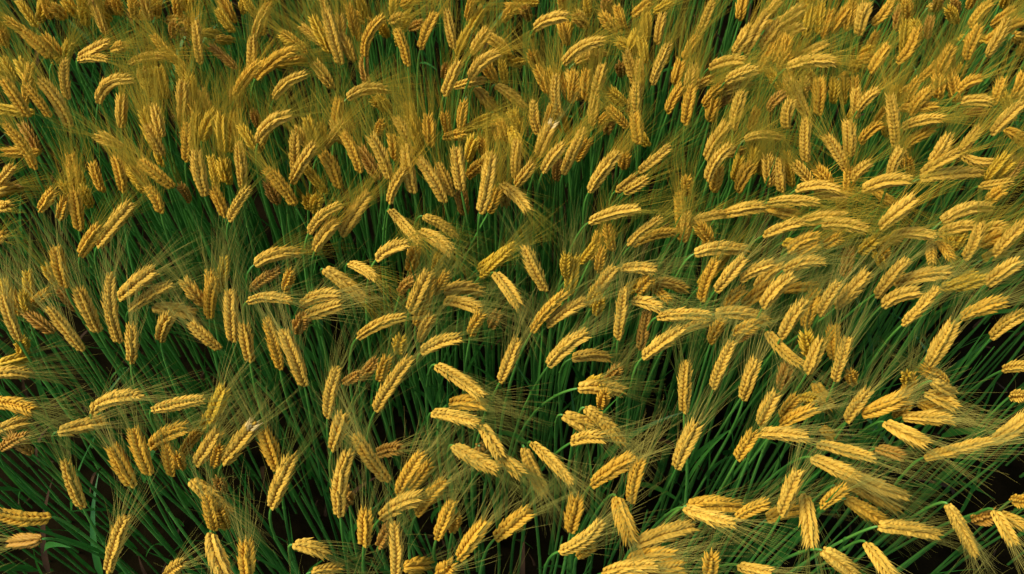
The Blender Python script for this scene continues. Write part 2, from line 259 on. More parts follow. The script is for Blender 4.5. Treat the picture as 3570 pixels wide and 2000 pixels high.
# ------------------------------------------------------------------ data: ear base, bend and tip in millimetres, tone, label
THINGS = """590,546.1,887.3,628.3,545.9,920.9,669.5,550.9,942.7|p|long pale gold wheat ear tipping right, lower part, far right, right one of two
-590.8,722.1,903.5,-602.6,752.3,955.3,-585.2,790.8,997.3|p|long bowed pale gold wheat ear tipping up, middle band, far left
-235.8,453.8,903.4,-238.1,485.8,955.1,-214.5,517,991.6|p|long pale gold wheat ear tipping up, bottom edge, centre left, upper one of two
-197.7,608.5,909.6,-172,633.4,957.6,-139.8,656.8,990.1|p|long pale gold wheat ear tipping up-right, lower part, centre left
682.9,1039.1,891.6,743.3,1060.7,886.3,813.7,1074.5,860.4|p|long pale gold wheat ear tipping right, upper part, far right
502.1,442.5,895.3,551.4,446.4,882,606.5,444.4,849.3|p|long pale gold wheat ear tipping right, bottom edge, far right, lower one of two
473.8,512.9,909,517.2,499.8,885.2,570.9,498.8,853.6|p|long pale gold wheat ear tipping right, bottom edge, far right, upper one of two
167.9,415.3,898,207.2,436.2,895.7,254.9,450.3,873.9|p|long pale gold wheat ear tipping right, bottom edge, centre right, middle one of three
600.8,835,890.6,635.9,834.1,923.9,677.5,827,938|p|long pale gold wheat ear tipping right, middle band, far right
-51.3,955.4,910.5,-36.6,979.9,958.9,-32.8,1011.8,996.8|p|long pale gold wheat ear tipping up, upper part, centre
-305,649.4,905.8,-313,674.6,952.5,-328.7,702,986|p|long pale gold wheat ear tipping up, lower part, centre left, left one of two
429.8,554,917.4,464.1,537.4,939.1,499.8,521.6,944.2|p|long pale gold wheat ear tipping right, lower part, right, right one of two
607,476.3,890.2,635.3,449.6,859,665.9,423.7,813|p|long pale gold wheat ear tipping down-right, bottom edge, far right
27.3,566.9,893.3,59.9,533.6,903.7,85.9,500.8,899.7|p|long pale gold wheat ear tipping down-right, bottom edge, centre, right one of two
-173,505.1,901.2,-196.8,522.8,941.1,-215.4,547.6,970.8|p|long pale gold wheat ear tipping up-left, lower part, centre left
-536,375.2,912.8,-516.3,400.5,956.1,-498.8,427.3,985.8|p|long pale gold wheat ear tipping up, bottom edge, far left, lower one of two
-113.4,685.1,904.6,-73.3,656.1,918,-40.7,626.6,915.8|p|long pale gold wheat ear tipping down-right, lower part, centre, upper one of two
-770,1156.1,885.2,-773.8,1179.4,932.8,-803.5,1198.2,963|p|long pale gold wheat ear tipping up-left, top edge, far left
-642.1,706.7,907.1,-656.6,724.1,947.9,-677.7,744.8,976.1|p|long pale gold wheat ear tipping up-left, middle band, far left
-334,468.9,894.9,-316,493,938,-295.9,518.3,967.1|p|long pale gold wheat ear tipping up, bottom edge, left
120.8,378.8,891.9,155.2,382.5,921.9,191.6,377.4,931.9|p|long pale gold wheat ear tipping right, bottom edge, centre right, leftmost of three
-795.8,1047.7,905.8,-799.4,1069.7,951.6,-828.5,1085.8,979.3|g|long deep golden wheat ear tipping up-left, upper part, far left
315.7,786,879.8,363.8,800.5,872.5,412.7,793.6,837.4|p|long bowed pale gold wheat ear tipping right, middle band, right
242.4,471.7,895.3,282.9,480.9,888.1,327.7,481.5,859.8|g|long deep golden wheat ear tipping right, bottom edge, centre right
-664.7,901.3,896,-628.8,917.9,937.5,-594.2,937.5,965.5|p|long pale gold wheat ear tipping up-right, upper part, far left
285.7,872.6,918.2,327.6,893,916.1,381.3,898.1,887.3|p|long pale gold wheat ear tipping right, middle band, centre right, upper one of two
218.2,754.6,925.2,253.9,747.8,951.9,293.6,738.5,959.8|p|long pale gold wheat ear tipping right, middle band, centre right, lower one of two
-614.7,614.9,890.3,-585.2,626.1,927.2,-524.8,620.4,936.6|p|long bowed pale gold wheat ear tipping right, lower part, far left
693.7,942.4,905.6,735.5,975,909.8,798.6,986.3,884.5|p|long bowed pale gold wheat ear tipping right, upper part, far right, right one of two
408.9,489.1,894.7,408.6,448.9,898.3,407.9,413.6,890.3|p|long pale gold wheat ear tipping down, bottom edge, right
649,1095,902.8,639.9,1117.2,948.5,623.2,1145.3,982.6|p|long pale gold wheat ear tipping up, upper part, far right
105.8,617.4,901.1,141.6,604.7,880.2,166.8,584.1,838.8|p|long pale gold wheat ear tipping down-right, lower part, centre right
122.3,929.5,922.5,158.8,931.9,954.9,200.9,925.8,966.6|p|long pale gold wheat ear tipping right, upper part, centre right
62.7,402.7,911.5,97.9,405.4,939.8,118.4,428.6,965.8|p|long bowed pale gold wheat ear tipping up-right, bottom edge, centre
-517,607.3,916.7,-471.1,605.9,945,-430.1,605.3,957.2|p|long pale gold wheat ear tipping right, lower part, left
-236.9,740.4,886.2,-200.5,751.4,922.6,-156.9,749.6,936|p|long pale gold wheat ear tipping up-right, middle band, centre left
238.2,468.3,896.7,268.6,448.2,912.5,302.4,439,919.1|p|long pale gold wheat ear tipping right, bottom edge, centre right, rightmost of three
162.6,741.1,879.2,165,764.2,922.5,169.7,791.9,954.1|p|long pale gold wheat ear tipping up, middle band, centre right
595.9,756.4,897.9,617,767.3,933.6,636.6,788,960.6|p|long pale gold wheat ear tipping up-right, middle band, far right, middle one of three
-267.4,600.7,901.3,-261.1,623.9,943.8,-245.7,649.8,972.2|p|long pale gold wheat ear tipping up, lower part, centre left, right one of two
418.7,533.4,919.4,446.1,512.6,934.2,475.6,495.8,936.8|p|long pale gold wheat ear tipping down-right, bottom edge, right, left one of two
627.1,693.8,883,639.3,711.1,922.3,653.2,734.7,950.7|p|long pale gold wheat ear tipping up-right, middle band, far right, lowest of three
17.2,555.2,902.1,29.2,528.3,873,49.9,508,833.2|p|long pale gold wheat ear tipping down-right, bottom edge, centre, left one of two
111.4,502.2,893.4,137.7,514.8,928.8,169.7,524.5,946.8|g|long deep golden wheat ear tipping up-right, bottom edge, centre right
-423.7,729.3,894,-420.9,751.9,936.4,-418,779.4,967.2|p|long pale gold wheat ear tipping up, middle band, left
252.4,615.5,886.8,249.2,638.7,928.8,249.2,666,958.8|p|long pale gold wheat ear tipping up, lower part, centre right
54,690.9,888.8,76.4,708.2,928,112.5,716.8,946.8|p|long pale gold wheat ear tipping up-right, lower part, centre
293.4,642.4,911.4,299.1,663.9,952.3,316.2,686.4,979|p|long pale gold wheat ear tipping up-right, lower part, centre right
350,576.5,904.7,381.7,567.6,927.4,415,557.8,933.8|p|long pale gold wheat ear tipping right, lower part, right, left one of two
86.5,1061.9,874.4,102,1080.8,917,120.8,1105,948|p|long pale gold wheat ear tipping up-right, upper part, centre
-407.1,531.5,904,-378.1,547.8,940.9,-352.8,567.6,965.2|w|long white-tipped wheat ear tipping up-right, lower part, left
-84.8,562.7,891.2,-52,536.3,903,-18.1,519.7,905.6|p|long pale gold wheat ear tipping down-right, lower part, centre, lower one of two
192.4,688.6,920.8,218.6,698.8,954.9,249,710.2,975|p|long pale gold wheat ear tipping up-right, middle band, centre right
-587.9,463.2,911.6,-594.9,483,949.9,-598.1,508.7,977.2|p|long pale gold wheat ear tipping up, bottom edge, far left, upper one of two
-275.8,923.1,894,-252.2,940.5,934.3,-225.5,960.9,961.5|p|long pale gold wheat ear tipping up-right, upper part, centre left
-113.6,1003,873.5,-125.9,1023.2,917.1,-154.3,1042,943.3|p|long pale gold wheat ear tipping up-left, upper part, centre left
127.5,1012.4,890.5,147.5,1028.5,930.5,174.2,1047.2,957.4|p|long pale gold wheat ear tipping up-right, upper part, centre right
567.5,809,891.5,580.4,825.8,930.4,606,841.5,954.1|p|long pale gold wheat ear tipping up-right, middle band, far right, uppermost of three
-155.9,371.7,892,-150,398.1,935.8,-153.6,426.7,966.4|p|long pale gold wheat ear tipping up, bottom edge, centre left, lower one of two
-299.7,860.2,893.5,-265.3,850.8,873.7,-239.9,837.6,836.5|p|long pale gold wheat ear tipping down-right, middle band, centre left
-594.3,789,886.9,-555.1,799.2,921.7,-514.9,806.4,939.8|p|long pale gold wheat ear tipping up-right, middle band, left
51.7,805.9,915,31.8,822.7,953.5,18.6,847.4,981.9|p|long pale gold wheat ear tipping up-left, middle band, centre
-163.8,1010.9,888.9,-172.2,1030.6,930.9,-171.9,1058.1,962.6|p|long pale gold wheat ear tipping up, upper part, centre left
574.9,1002.2,908.1,602.8,1006.5,940.8,641.7,994.4,948.1|p|long bowed pale gold wheat ear tipping right, upper part, far right, left one of two
486.3,1268.1,912.4,521.5,1267.2,943.2,562.7,1248.2,948.5|p|long bowed pale gold wheat ear tipping right, top edge, right
682.7,763.3,907.5,706,767.1,938.2,738.3,767.5,951.3|g|long deep golden wheat ear tipping right, middle band, far right
567.6,604.2,897.9,595.2,595.4,919.6,626.3,587,926.7|p|long pale gold wheat ear tipping right, lower part, far right, left one of two
392.2,751.1,887.7,407.7,711.2,891.7,438.1,689.3,892|p|pale gold wheat ear tipping down-right, lower part, right
228.1,517.8,917.6,235.5,537.6,956.9,252.3,559.2,979.9|p|pale gold wheat ear tipping up-right, lower part, centre right
-454.7,511.6,889.1,-428.8,497.1,868.9,-410.3,482,833.3|p|pale gold wheat ear tipping down-right, bottom edge, left
-662.2,587.2,883.1,-631.2,598.8,878.6,-604.4,614.6,860.6|p|pale gold wheat ear tipping right, lower part, far left
-158.5,483.6,904.6,-143.8,504.1,942.7,-120.8,522.9,965.2|g|deep golden wheat ear tipping up-right, bottom edge, centre left, upper one of two
-741.1,724,908.4,-745.8,741.9,946.5,-748.9,767.2,974.4|p|pale gold wheat ear tipping up, middle band, far left, left one of two
-637.3,752.2,881.4,-645.2,769.7,919.7,-654.5,793.7,947.2|p|pale gold wheat ear tipping up-left, middle band, far left
-510.6,515.3,898.4,-514.8,535.2,936.3,-522.1,559.1,962.1|g|deep golden wheat ear tipping up, lower part, far left
497.5,783.7,903.3,515.5,795.7,938.1,537,813.1,961.5|p|pale gold wheat ear tipping up-right, middle band, right, rightmost of four
-458.3,1263.9,891.4,-424.5,1277.6,930.6,-378.5,1279.7,948.1|g|bowed deep golden wheat ear tipping up-right, top edge, left
-444.2,1007.2,905,-439.4,1026.9,945.8,-440.8,1052.8,975.8|p|pale gold wheat ear tipping up, upper part, left, right one of two
-202.7,1030.2,901.6,-211.1,1048.7,942,-230.2,1070.4,969.5|p|pale gold wheat ear tipping up-left, upper part, centre left
464.1,480.7,897.7,496.6,469,879.9,534.6,461.1,849.4|g|deep golden wheat ear tipping down-right, bottom edge, right
-116.8,608.6,902.1,-79.4,597.1,922.6,-46.5,581.5,923.9|p|pale gold wheat ear tipping right, lower part, centre, lower one of two
535.5,592.2,907.3,557.7,568.2,919.4,585.3,552.5,921.2|p|pale gold wheat ear tipping down-right, lower part, far right
91.3,1284.6,904.9,116.9,1299.6,944.9,164.3,1292.2,956.4|p|bowed pale gold wheat ear tipping up-right, top edge, centre, right one of two
-407.9,863.4,900.4,-378.4,889.4,904,-340.8,899.3,880.8|p|bowed pale gold wheat ear tipping right, middle band, left, upper one of two
368.9,455.9,902.9,375.4,475.1,940,385.3,497.9,963.8|p|pale gold wheat ear tipping up, bottom edge, right
-200.7,971.9,899.1,-170.6,933.6,904.6,-144.8,901.8,899.2|p|pale gold wheat ear tipping down-right, upper part, centre left
-358.3,986.2,889.3,-373.2,1001.5,927.1,-398.8,1017.3,950.6|g|deep golden wheat ear tipping up-left, upper part, left, right one of two
53.2,759.2,888.6,79.3,769.8,922.3,112.4,777.1,938.8|p|pale gold wheat ear tipping up-right, middle band, centre
-18.2,663.4,890.9,-3.1,681.1,927.8,9.3,704.3,953.5|p|pale gold wheat ear tipping up-right, lower part, centre
142.8,478.3,914.3,149.9,444.3,918.7,161.2,416.1,912|g|deep golden wheat ear tipping down, bottom edge, centre right
610.2,923.3,893.8,639.9,918.8,919,672.7,902.3,922.4|p|pale gold wheat ear tipping right, middle band, far right, left one of two
-366.6,1025.8,898.2,-344.5,1041.6,936.3,-319.9,1061.4,961.9|p|pale gold wheat ear tipping up-right, upper part, centre left, left one of two
581.1,912.9,929.9,599.3,921.9,962.9,624.2,934.9,983.2|p|pale gold wheat ear tipping up-right, upper part, far right, leftmost of three
405,728.7,905.9,414.8,745.6,942.5,436,762.7,964.6|p|pale gold wheat ear tipping up-right, middle band, right, second from left of four
-180.8,452.2,899.9,-154.8,465.8,933.2,-120.8,468.1,944.3|p|pale gold wheat ear tipping up-right, bottom edge, centre left
-72.9,397.6,895.3,-54.2,413.9,929.4,-34.5,432.1,949.9|g|deep golden wheat ear tipping up-right, bottom edge, centre, middle one of three
475.1,658,905.7,476.7,676.8,942.6,486.2,699.2,967.2|p|pale gold wheat ear tipping up, lower part, right, right one of two
-625.8,448.2,917.4,-651.4,435.1,935.9,-680.5,442.2,951.9|g|long deep golden wheat ear tipping left, bottom edge, far left
-498.9,983.9,920.4,-502.4,1001,958.2,-503.3,1025.7,986.1|p|pale gold wheat ear tipping up, upper part, left, left one of two
500.6,937.4,903.4,531.5,929.5,926.3,563.6,911.2,928|p|pale gold wheat ear tipping right, upper part, right, rightmost of four
247.3,1237,903.7,256,1253.2,942.9,272.4,1275.1,970.5|p|pale gold wheat ear tipping up, top edge, centre right
96.5,649.8,897.8,131.5,658.4,892.3,168.4,659.9,867.2|p|pale gold wheat ear tipping right, lower part, centre right
-821,1143.2,928.3,-830.7,1155.3,964,-847,1174.3,989.1|g|deep golden wheat ear tipping up-left, top edge, far left, middle one of three
406.4,925.3,890.8,434.3,926.3,918.9,467.4,926.8,931.9|p|pale gold wheat ear tipping right, upper part, right, second from left of four
-603.4,794.3,914.6,-568.6,803,946.7,-537.1,815.4,965.2|p|pale gold wheat ear tipping up-right, middle band, far left
-132.1,458,896.4,-113,474,930.7,-89.1,489.3,949.2|g|deep golden wheat ear tipping up-right, bottom edge, centre left, lower one of two
-23.3,425.3,895,0.1,437,926.3,25.3,449.4,943.1|g|deep golden wheat ear tipping up-right, bottom edge, centre, rightmost of three
-331.8,522.5,891.4,-335.7,541.6,927.6,-347.1,563,950.5|g|deep golden wheat ear tipping up, lower part, left
165.8,476.3,893,164.4,496.8,929.7,176.9,518.5,952.3|g|deep golden wheat ear tipping up, bottom edge, centre right
509.6,1159.7,905.5,486.8,1174.3,942.4,464.5,1194.8,968.4|p|pale gold wheat ear tipping up-left, top edge, right
-266.2,1308.5,900,-263.6,1329.3,941.8,-224.4,1343.2,964.7|g|bowed deep golden wheat ear tipping up-right, top edge, centre left
387.1,787,896.6,398.2,803.8,932.7,427.1,813.2,949.8|p|bowed pale gold wheat ear tipping up-right, middle band, right, lower one of two
-426.5,1092.8,921.5,-407.4,1111.9,961,-360,1110.9,972.9|p|bowed pale gold wheat ear tipping up-right, upper part, left
314.8,812,906.8,332.9,823.1,939.6,353.7,839.6,960.7|p|pale gold wheat ear tipping up-right, middle band, centre right, rightmost of three
491.3,1060.5,910.8,480.8,1078,948.7,482.5,1102.4,976.2|p|pale gold wheat ear tipping up, upper part, right
-409.4,796.1,900.5,-369.9,796.9,927.4,-332.8,780.4,928.4|p|bowed pale gold wheat ear tipping right, middle band, left, lower one of two
469.1,1010,899.4,498.1,1008.7,926.7,532.8,989.6,927|p|bowed pale gold wheat ear tipping right, upper part, right, right one of two
-532.9,501.3,890.4,-541.7,517.1,924.1,-551.4,538.2,946.4|g|deep golden wheat ear tipping up-left, bottom edge, far left
-157.5,778,900,-142.4,794.4,935.9,-124.3,814.6,959|p|pale gold wheat ear tipping up-right, middle band, centre left
185.3,907.7,892.1,209.6,915.5,923.7,238.1,926.2,941.9|p|pale gold wheat ear tipping up-right, middle band, centre right, middle one of three
322,1019.5,912.2,326.7,1037.5,950.3,356.2,1050.4,970.4|p|bowed pale gold wheat ear tipping up-right, upper part, centre right
-253.6,1042.1,904.1,-257.4,1059.8,942.1,-277.8,1078.7,966.1|g|deep golden wheat ear tipping up-left, upper part, centre left, right one of two
509.4,609.6,896.1,532.6,610,921.3,557.9,619,936.5|g|deep golden wheat ear tipping up-right, lower part, far right
-573.3,1320.6,866.6,-570.9,1337.7,906.1,-570.2,1362.8,935.9|p|pale gold wheat ear tipping up, top edge, left, left one of two
-84.3,1014.9,890.8,-89.8,1032.2,928.4,-90.2,1056.8,955.7|p|pale gold wheat ear tipping up, upper part, centre, left one of two
-329.6,774.9,886.8,-292.5,773.4,911.8,-258.7,777.6,925.3|p|pale gold wheat ear tipping right, middle band, centre left
-559.4,792.4,890.6,-527.7,795.9,882.1,-501.2,796.8,856.3|p|pale gold wheat ear tipping right, middle band, left
-325,916.8,911,-303.3,932.2,946.8,-266.2,937.8,961.5|p|bowed pale gold wheat ear tipping up-right, upper part, centre left
671,1143.3,898.7,695.6,1144.2,927.4,730.6,1133.6,933.5|p|pale gold wheat ear tipping right, upper part, far right
82.7,1172.5,893.9,70.6,1188.8,931.4,75.4,1213.6,959.4|p|pale gold wheat ear tipping up, top edge, centre, right one of two
328.6,1081.7,890.9,339.2,1096.1,927,360.4,1113.5,949.7|p|pale gold wheat ear tipping up-right, upper part, centre right, right one of two
-136.8,707.5,901.2,-107.8,714.7,930.5,-73.6,712.1,939|p|pale gold wheat ear tipping right, lower part, centre, upper one of two
-730.5,1208.4,887.5,-712.5,1234.1,930.9,-654.3,1221.3,936.2|p|bowed pale gold wheat ear tipping up-right, top edge, far left
337.3,628.3,903,338.9,646.1,938,350.7,666.5,959.9|p|pale gold wheat ear tipping up, lower part, right, left one of two
754.2,1254.1,888.3,759,1268.2,924.7,772.1,1288.6,950.4|g|deep golden wheat ear tipping up-right, top edge, far right, leftmost of three
423.1,844.1,915.4,447.6,848,943,479.7,839.1,948.4|p|bowed pale gold wheat ear tipping right, middle band, right
475.6,515,877.1,519.6,501.9,852.9,570.5,493.6,816.6|p|long pale gold wheat ear tipping down-right, bottom edge, right, right one of two
558.1,1041.6,910.2,534,1054.5,944.3,510.6,1072.5,966.9|p|pale gold wheat ear tipping up-left, upper part, right
-27.7,853.3,892.7,-3.7,821.1,898.8,11.9,791.2,891.5|p|pale gold wheat ear tipping down-right, middle band, centre
699.9,1311.4,881.6,724.3,1315.3,912,725.7,1342.3,941.6|g|bowed deep golden wheat ear tipping up-right, top edge, far right
-780,1209.5,896.7,-781.7,1225,933.3,-768.6,1249.2,960.5|p|pale gold wheat ear tipping up, top edge, far left
-687.2,811.1,918.2,-688.5,826.5,952.1,-689.2,849,975.8|g|deep golden wheat ear tipping up, middle band, far left
818.8,1124.6,903.6,831.8,1136,939.6,858,1148.3,961.2|p|pale gold wheat ear tipping up-right, upper part, far right, rightmost of three
-290.8,1210.8,896.9,-261.9,1239.1,902.4,-222.6,1246.7,879.1|p|bowed pale gold wheat ear tipping right, top edge, centre left
213.2,1056.4,889,238.3,1061,917.6,263,1074.2,937.5|p|pale gold wheat ear tipping up-right, upper part, centre right, left one of two
774.2,890.3,884.5,785.9,903.2,920,809,917.6,941.5|p|pale gold wheat ear tipping up-right, middle band, far right, uppermost of four
-421.3,1218,888.7,-398.3,1232,925,-354.7,1231.8,936.4|p|bowed pale gold wheat ear tipping up-right, top edge, left
-790.3,1151,917.5,-799.1,1161.9,950.5,-819.6,1176.2,970.8|g|deep golden wheat ear tipping up-left, top edge, far left, lowest of three
-105.7,1318.7,907.9,-111.2,1333.4,943.9,-116.6,1356.4,970.8|p|pale gold wheat ear tipping up, top edge, centre, left one of two
-408.1,428.9,909,-397.5,395.2,913.2,-379.2,369.3,907.3|p|pale gold wheat ear tipping down, bottom edge, left
-102,421.4,907.8,-90.1,437.8,940,-77.8,457,959.3|g|deep golden wheat ear tipping up-right, bottom edge, centre, leftmost of three
74,609,894.2,104,604,882.5,128.6,593.3,852.3|p|pale gold wheat ear tipping down-right, lower part, centre, right one of two
-516.4,556.9,898.1,-488.9,568.9,928.6,-455.7,569.7,937.3|g|bowed deep golden wheat ear tipping up-right, lower part, left
300.6,1159.2,886.8,302.6,1174.5,922.4,308,1197.1,947.8|g|deep golden wheat ear tipping up, top edge, centre right
391.7,1101.5,917.8,416.7,1119.3,918.6,469.5,1123.7,894|p|bowed pale gold wheat ear tipping right, upper part, right, left one of two
-450.4,534.3,890.3,-427.1,547.1,921,-409.7,565.1,940.1|p|pale gold wheat ear tipping up-right, lower part, left
-364.9,1050.1,891.7,-361.2,1066.1,926.8,-357.1,1089,952|p|pale gold wheat ear tipping up, upper part, centre left
573.1,792.4,893.5,590.4,800.6,923,621.2,796.4,929.8|p|bowed pale gold wheat ear tipping right, middle band, far right
-165.3,1317,909,-154.6,1331.2,944.7,-133,1349.6,967.9|g|deep golden wheat ear tipping up-right, top edge, centre left
-460.6,950.4,895.8,-441.9,964.5,929.6,-418.9,981.2,949.9|p|pale gold wheat ear tipping up-right, upper part, left
-314,1316,869.8,-323.1,1340.2,917.7,-334.9,1371.9,956|p|long pale gold wheat ear tipping up, top edge, centre left
-705.3,937.5,888,-699.4,953.6,922.6,-699.8,975.9,946.5|g|deep golden wheat ear tipping up, upper part, far left, lower one of two
660.3,460.4,908.9,665.8,433.9,915.4,677.4,412.2,909.8|p|pale gold wheat ear tipping down-right, bottom edge, far right, right one of two
722.7,881.5,888.7,733.5,892.6,920.1,735.6,915.4,943.9|p|pale gold wheat ear tipping up-right, middle band, far right, second from top of four
-442.3,717.9,891.1,-460.4,724.7,919.1,-478.6,739.9,937.2|p|pale gold wheat ear tipping up-left, middle band, left
5.1,1043.8,883.5,4.9,1059.7,918.4,9.4,1082.2,943.2|p|pale gold wheat ear tipping up, upper part, centre, right one of two
729.4,814.6,922.4,742.9,822,950.8,766.3,829.8,964.8|p|pale gold wheat ear tipping up-right, middle band, far right, third from top of four
381.3,1141.6,895.4,380.5,1156.8,930.6,391.2,1177.8,954.4|p|pale gold wheat ear tipping up, top edge, right
-186.5,1283.9,900.6,-189.9,1298.6,936.1,-204.6,1318.7,960.2|g|deep golden wheat ear tipping up, top edge, centre left
390.8,596.4,883,409.1,603.5,910.4,435.2,607.5,920.8|g|deep golden wheat ear tipping up-right, lower part, right
735.4,742.7,880.5,746.9,755.3,914.6,776.2,760.8,928.3|p|pale gold wheat ear tipping up-right, middle band, far right, lowest of four
-151.7,937.7,886.6,-118.2,916.8,898.8,-95.9,890.6,893|p|pale gold wheat ear tipping down-right, middle band, centre left
484.7,422.8,887,495.9,395.8,894.8,512.3,373.9,890.4|p|pale gold wheat ear tipping down-right, bottom edge, far right, left one of two
-74.4,1240.7,915,-57,1254.6,949.5,-22.2,1257.9,962.6|p|bowed pale gold wheat ear tipping up-right, top edge, centre, left one of two
-19.1,1018.1,906.8,10,991.1,915.6,26.5,961.4,907.5|p|pale gold wheat ear tipping down-right, upper part, centre, right one of two
465.7,761.8,917.2,471,775.8,948.8,488.1,791.2,966.7|p|pale gold wheat ear tipping up-right, middle band, right, third from left of four
-108.9,829.3,871.6,-79.6,846.5,873,-47.6,844.7,847.6|p|bowed pale gold wheat ear tipping right, middle band, centre
45.6,1092.6,882.4,52.1,1107.6,916.5,70.9,1125.2,937.6|w|white-tipped wheat ear tipping up-right, upper part, centre
489.9,603.5,882.7,497.3,617.2,913.5,513.8,632.2,930.5|p|pale gold wheat ear tipping up-right, lower part, right, lower one of two
-397.2,702.2,881,-397.4,717.9,913.5,-399.2,739,934.7|p|pale gold wheat ear tipping up, middle band, left
351.2,822.2,921.5,370.6,827.4,948.2,397.3,831.2,958.9|p|pale gold wheat ear tipping up-right, middle band, right, leftmost of four
-43.9,584.9,916,-28,557.9,921.8,-15.3,534.9,915.5|p|pale gold wheat ear tipping down-right, lower part, centre, left one of two
-569.6,691.3,898.2,-560.5,707,930,-559.8,727.8,950.9|p|pale gold wheat ear tipping up, middle band, far left, right one of two
685.1,564.1,905,703,568.2,931.4,721,583.4,949.6|p|pale gold wheat ear tipping up-right, lower part, far right
-119,1207.1,909,-106.1,1219.1,941.3,-90.4,1237.6,962.9|p|pale gold wheat ear tipping up-right, top edge, centre
-351.9,692.4,873.6,-353.9,716,917.3,-364.2,742.7,948.3|g|long deep golden wheat ear tipping up, middle band, left
803.8,1279.5,922.8,802.4,1292,955.6,815.6,1309.9,976.8|g|deep golden wheat ear tipping up-right, top edge, far right, middle one of three
-30.1,1250.5,888.8,1,1244.2,874.4,23.6,1235.5,843.8|p|pale gold wheat ear tipping down-right, top edge, centre
434.4,668.7,910.5,440.4,681.8,940.6,450.2,699.9,959|p|pale gold wheat ear tipping up-right, lower part, right, upper one of two
30.1,750.2,887.3,50.5,769.6,928.6,84,783.8,952.2|g|long deep golden wheat ear tipping up-right, middle band, centre
-317.6,900.6,885.5,-302.4,914.1,917.2,-277.6,926.9,933.6|p|short pale gold wheat ear tipping up-right, middle band, centre left
-213.5,865.1,913.2,-190.4,873.9,941.8,-158.1,871.8,948.4|p|short bowed pale gold wheat ear tipping up-right, middle band, centre left
-256.4,552.8,899.1,-244.8,567.2,929.4,-237.2,586.4,947.5|p|short pale gold wheat ear tipping up, lower part, centre left
-674.9,867,921.8,-654.4,878.4,952,-632.9,893.1,968|g|short deep golden wheat ear tipping up-right, middle band, far left
171,856.6,901.3,197.6,849.3,919.8,224.8,840.8,922.6|p|short pale gold wheat ear tipping right, middle band, centre right, upper one of two
569.7,1080.1,900.1,564.5,1093.7,931.8,558.2,1114.4,953.7|p|short pale gold wheat ear tipping up, upper part, right, right one of two
51,1041.5,905.9,63.5,1053,936.3,86.5,1065,952.4|p|short pale gold wheat ear tipping up-right, upper part, centre
422.8,992.1,889.6,459.1,984.3,915.6,497.5,967.9,921.4|p|long pale gold wheat ear tipping right, upper part, right
515.3,1316.1,888.6,539.1,1312.5,911.2,565.1,1318.7,925.1|p|short pale gold wheat ear tipping up-right, top edge, right, fifth from left of six
359.5,591.2,895.2,363.3,605.1,924.8,376.4,621.1,941|p|short pale gold wheat ear tipping up-right, lower part, right
40.2,1375.3,901.3,65.3,1379.5,929,100.2,1373,935.1|p|short bowed pale gold wheat ear tipping right, top edge, centre
282.8,948.3,838.5,279.5,970.8,882.5,271.9,998.9,915.3|g|long deep golden wheat ear tipping up, upper part, centre right
80.4,436.5,888.9,83.5,451.5,918.3,87.6,470,935.1|g|short deep golden wheat ear tipping up, bottom edge, centre
-297.5,415.4,901.2,-274,416.3,896.7,-255.6,410.5,872.8|p|short pale gold wheat ear tipping right, bottom edge, centre left
-200.9,414.2,901.5,-197.2,429.2,930.2,-194.7,447.6,946.9|g|short deep golden wheat ear tipping up, bottom edge, centre left
142.6,1210.6,902.3,152.1,1221,932.1,156.4,1241,952.9|p|short pale gold wheat ear tipping up, top edge, centre right, leftmost of four
417.7,406.7,904.1,445.8,396.1,889.4,473.3,382.7,858.1|p|pale gold wheat ear tipping down-right, bottom edge, right
156.7,400.7,874.9,186.1,405.3,903.6,218.9,398.7,909.9|g|deep golden wheat ear tipping right, bottom edge, centre right
632.1,1355.5,904.4,628.2,1367.4,935.1,638,1385.5,955.7|p|short pale gold wheat ear tipping up, top edge, right
373.4,1228.5,921.6,393.6,1230,946,422.4,1227.4,952.7|p|short pale gold wheat ear tipping right, top edge, right, upper one of two
455.3,1335.8,889.6,463.7,1345,919.3,482.5,1358.9,936.6|p|short pale gold wheat ear tipping up-right, top edge, right, second from left of six
292.6,947.4,896.4,318.7,960.7,897.8,350.7,974.9,883.6|p|short pale gold wheat ear tipping right, upper part, centre right
626.7,1030.7,902.7,626.1,1042.6,932.1,637.9,1059,949.6|p|short pale gold wheat ear tipping up, upper part, far right
426.2,467.8,901,437.6,475.5,926.6,455.2,483.9,938.2|g|short deep golden wheat ear tipping up-right, bottom edge, right, right one of two
633.3,1258,912.1,641.7,1265.8,940,656.4,1280.7,957.5|g|short deep golden wheat ear tipping up-right, top edge, far right, leftmost of four
83.8,562,902.9,105,565.5,925.1,129.2,559.1,926.8|p|short bowed pale gold wheat ear tipping right, lower part, centre right
423.5,1324.6,888.3,435,1340.1,928.7,455.7,1360.8,957.2|p|pale gold wheat ear tipping up-right, top edge, right
-486.6,522,877.1,-484,534.8,906.2,-486.5,551.7,922.9|g|short deep golden wheat ear tipping up, bottom edge, left, upper one of two
312.8,527.3,928.2,318.6,537,957.1,331,548.9,972.2|g|short deep golden wheat ear tipping up-right, lower part, right
-261.5,874,887.4,-232.3,860.4,900.5,-213.9,840,894.4|p|short bowed pale gold wheat ear tipping down-right, middle band, centre left
688.4,1051.5,886.2,709.7,1056.9,918,739.9,1063.5,935.3|p|pale gold wheat ear tipping up-right, upper part, far right, middle one of three
-472.6,964.7,886.7,-473.2,976.3,915,-484.5,992.3,931.4|g|short deep golden wheat ear tipping up, upper part, left
199.3,932.2,852.9,229.4,937.7,884.1,267.2,931.3,893.3|g|deep golden wheat ear tipping right, middle band, centre right
474.9,958.3,880.7,504.6,956,906.8,538.8,945,913.1|p|pale gold wheat ear tipping right, upper part, right, third from left of four
213,1101,907.9,208.8,1111.9,935.6,205.5,1130.2,953.7|g|short deep golden wheat ear tipping up, upper part, centre right
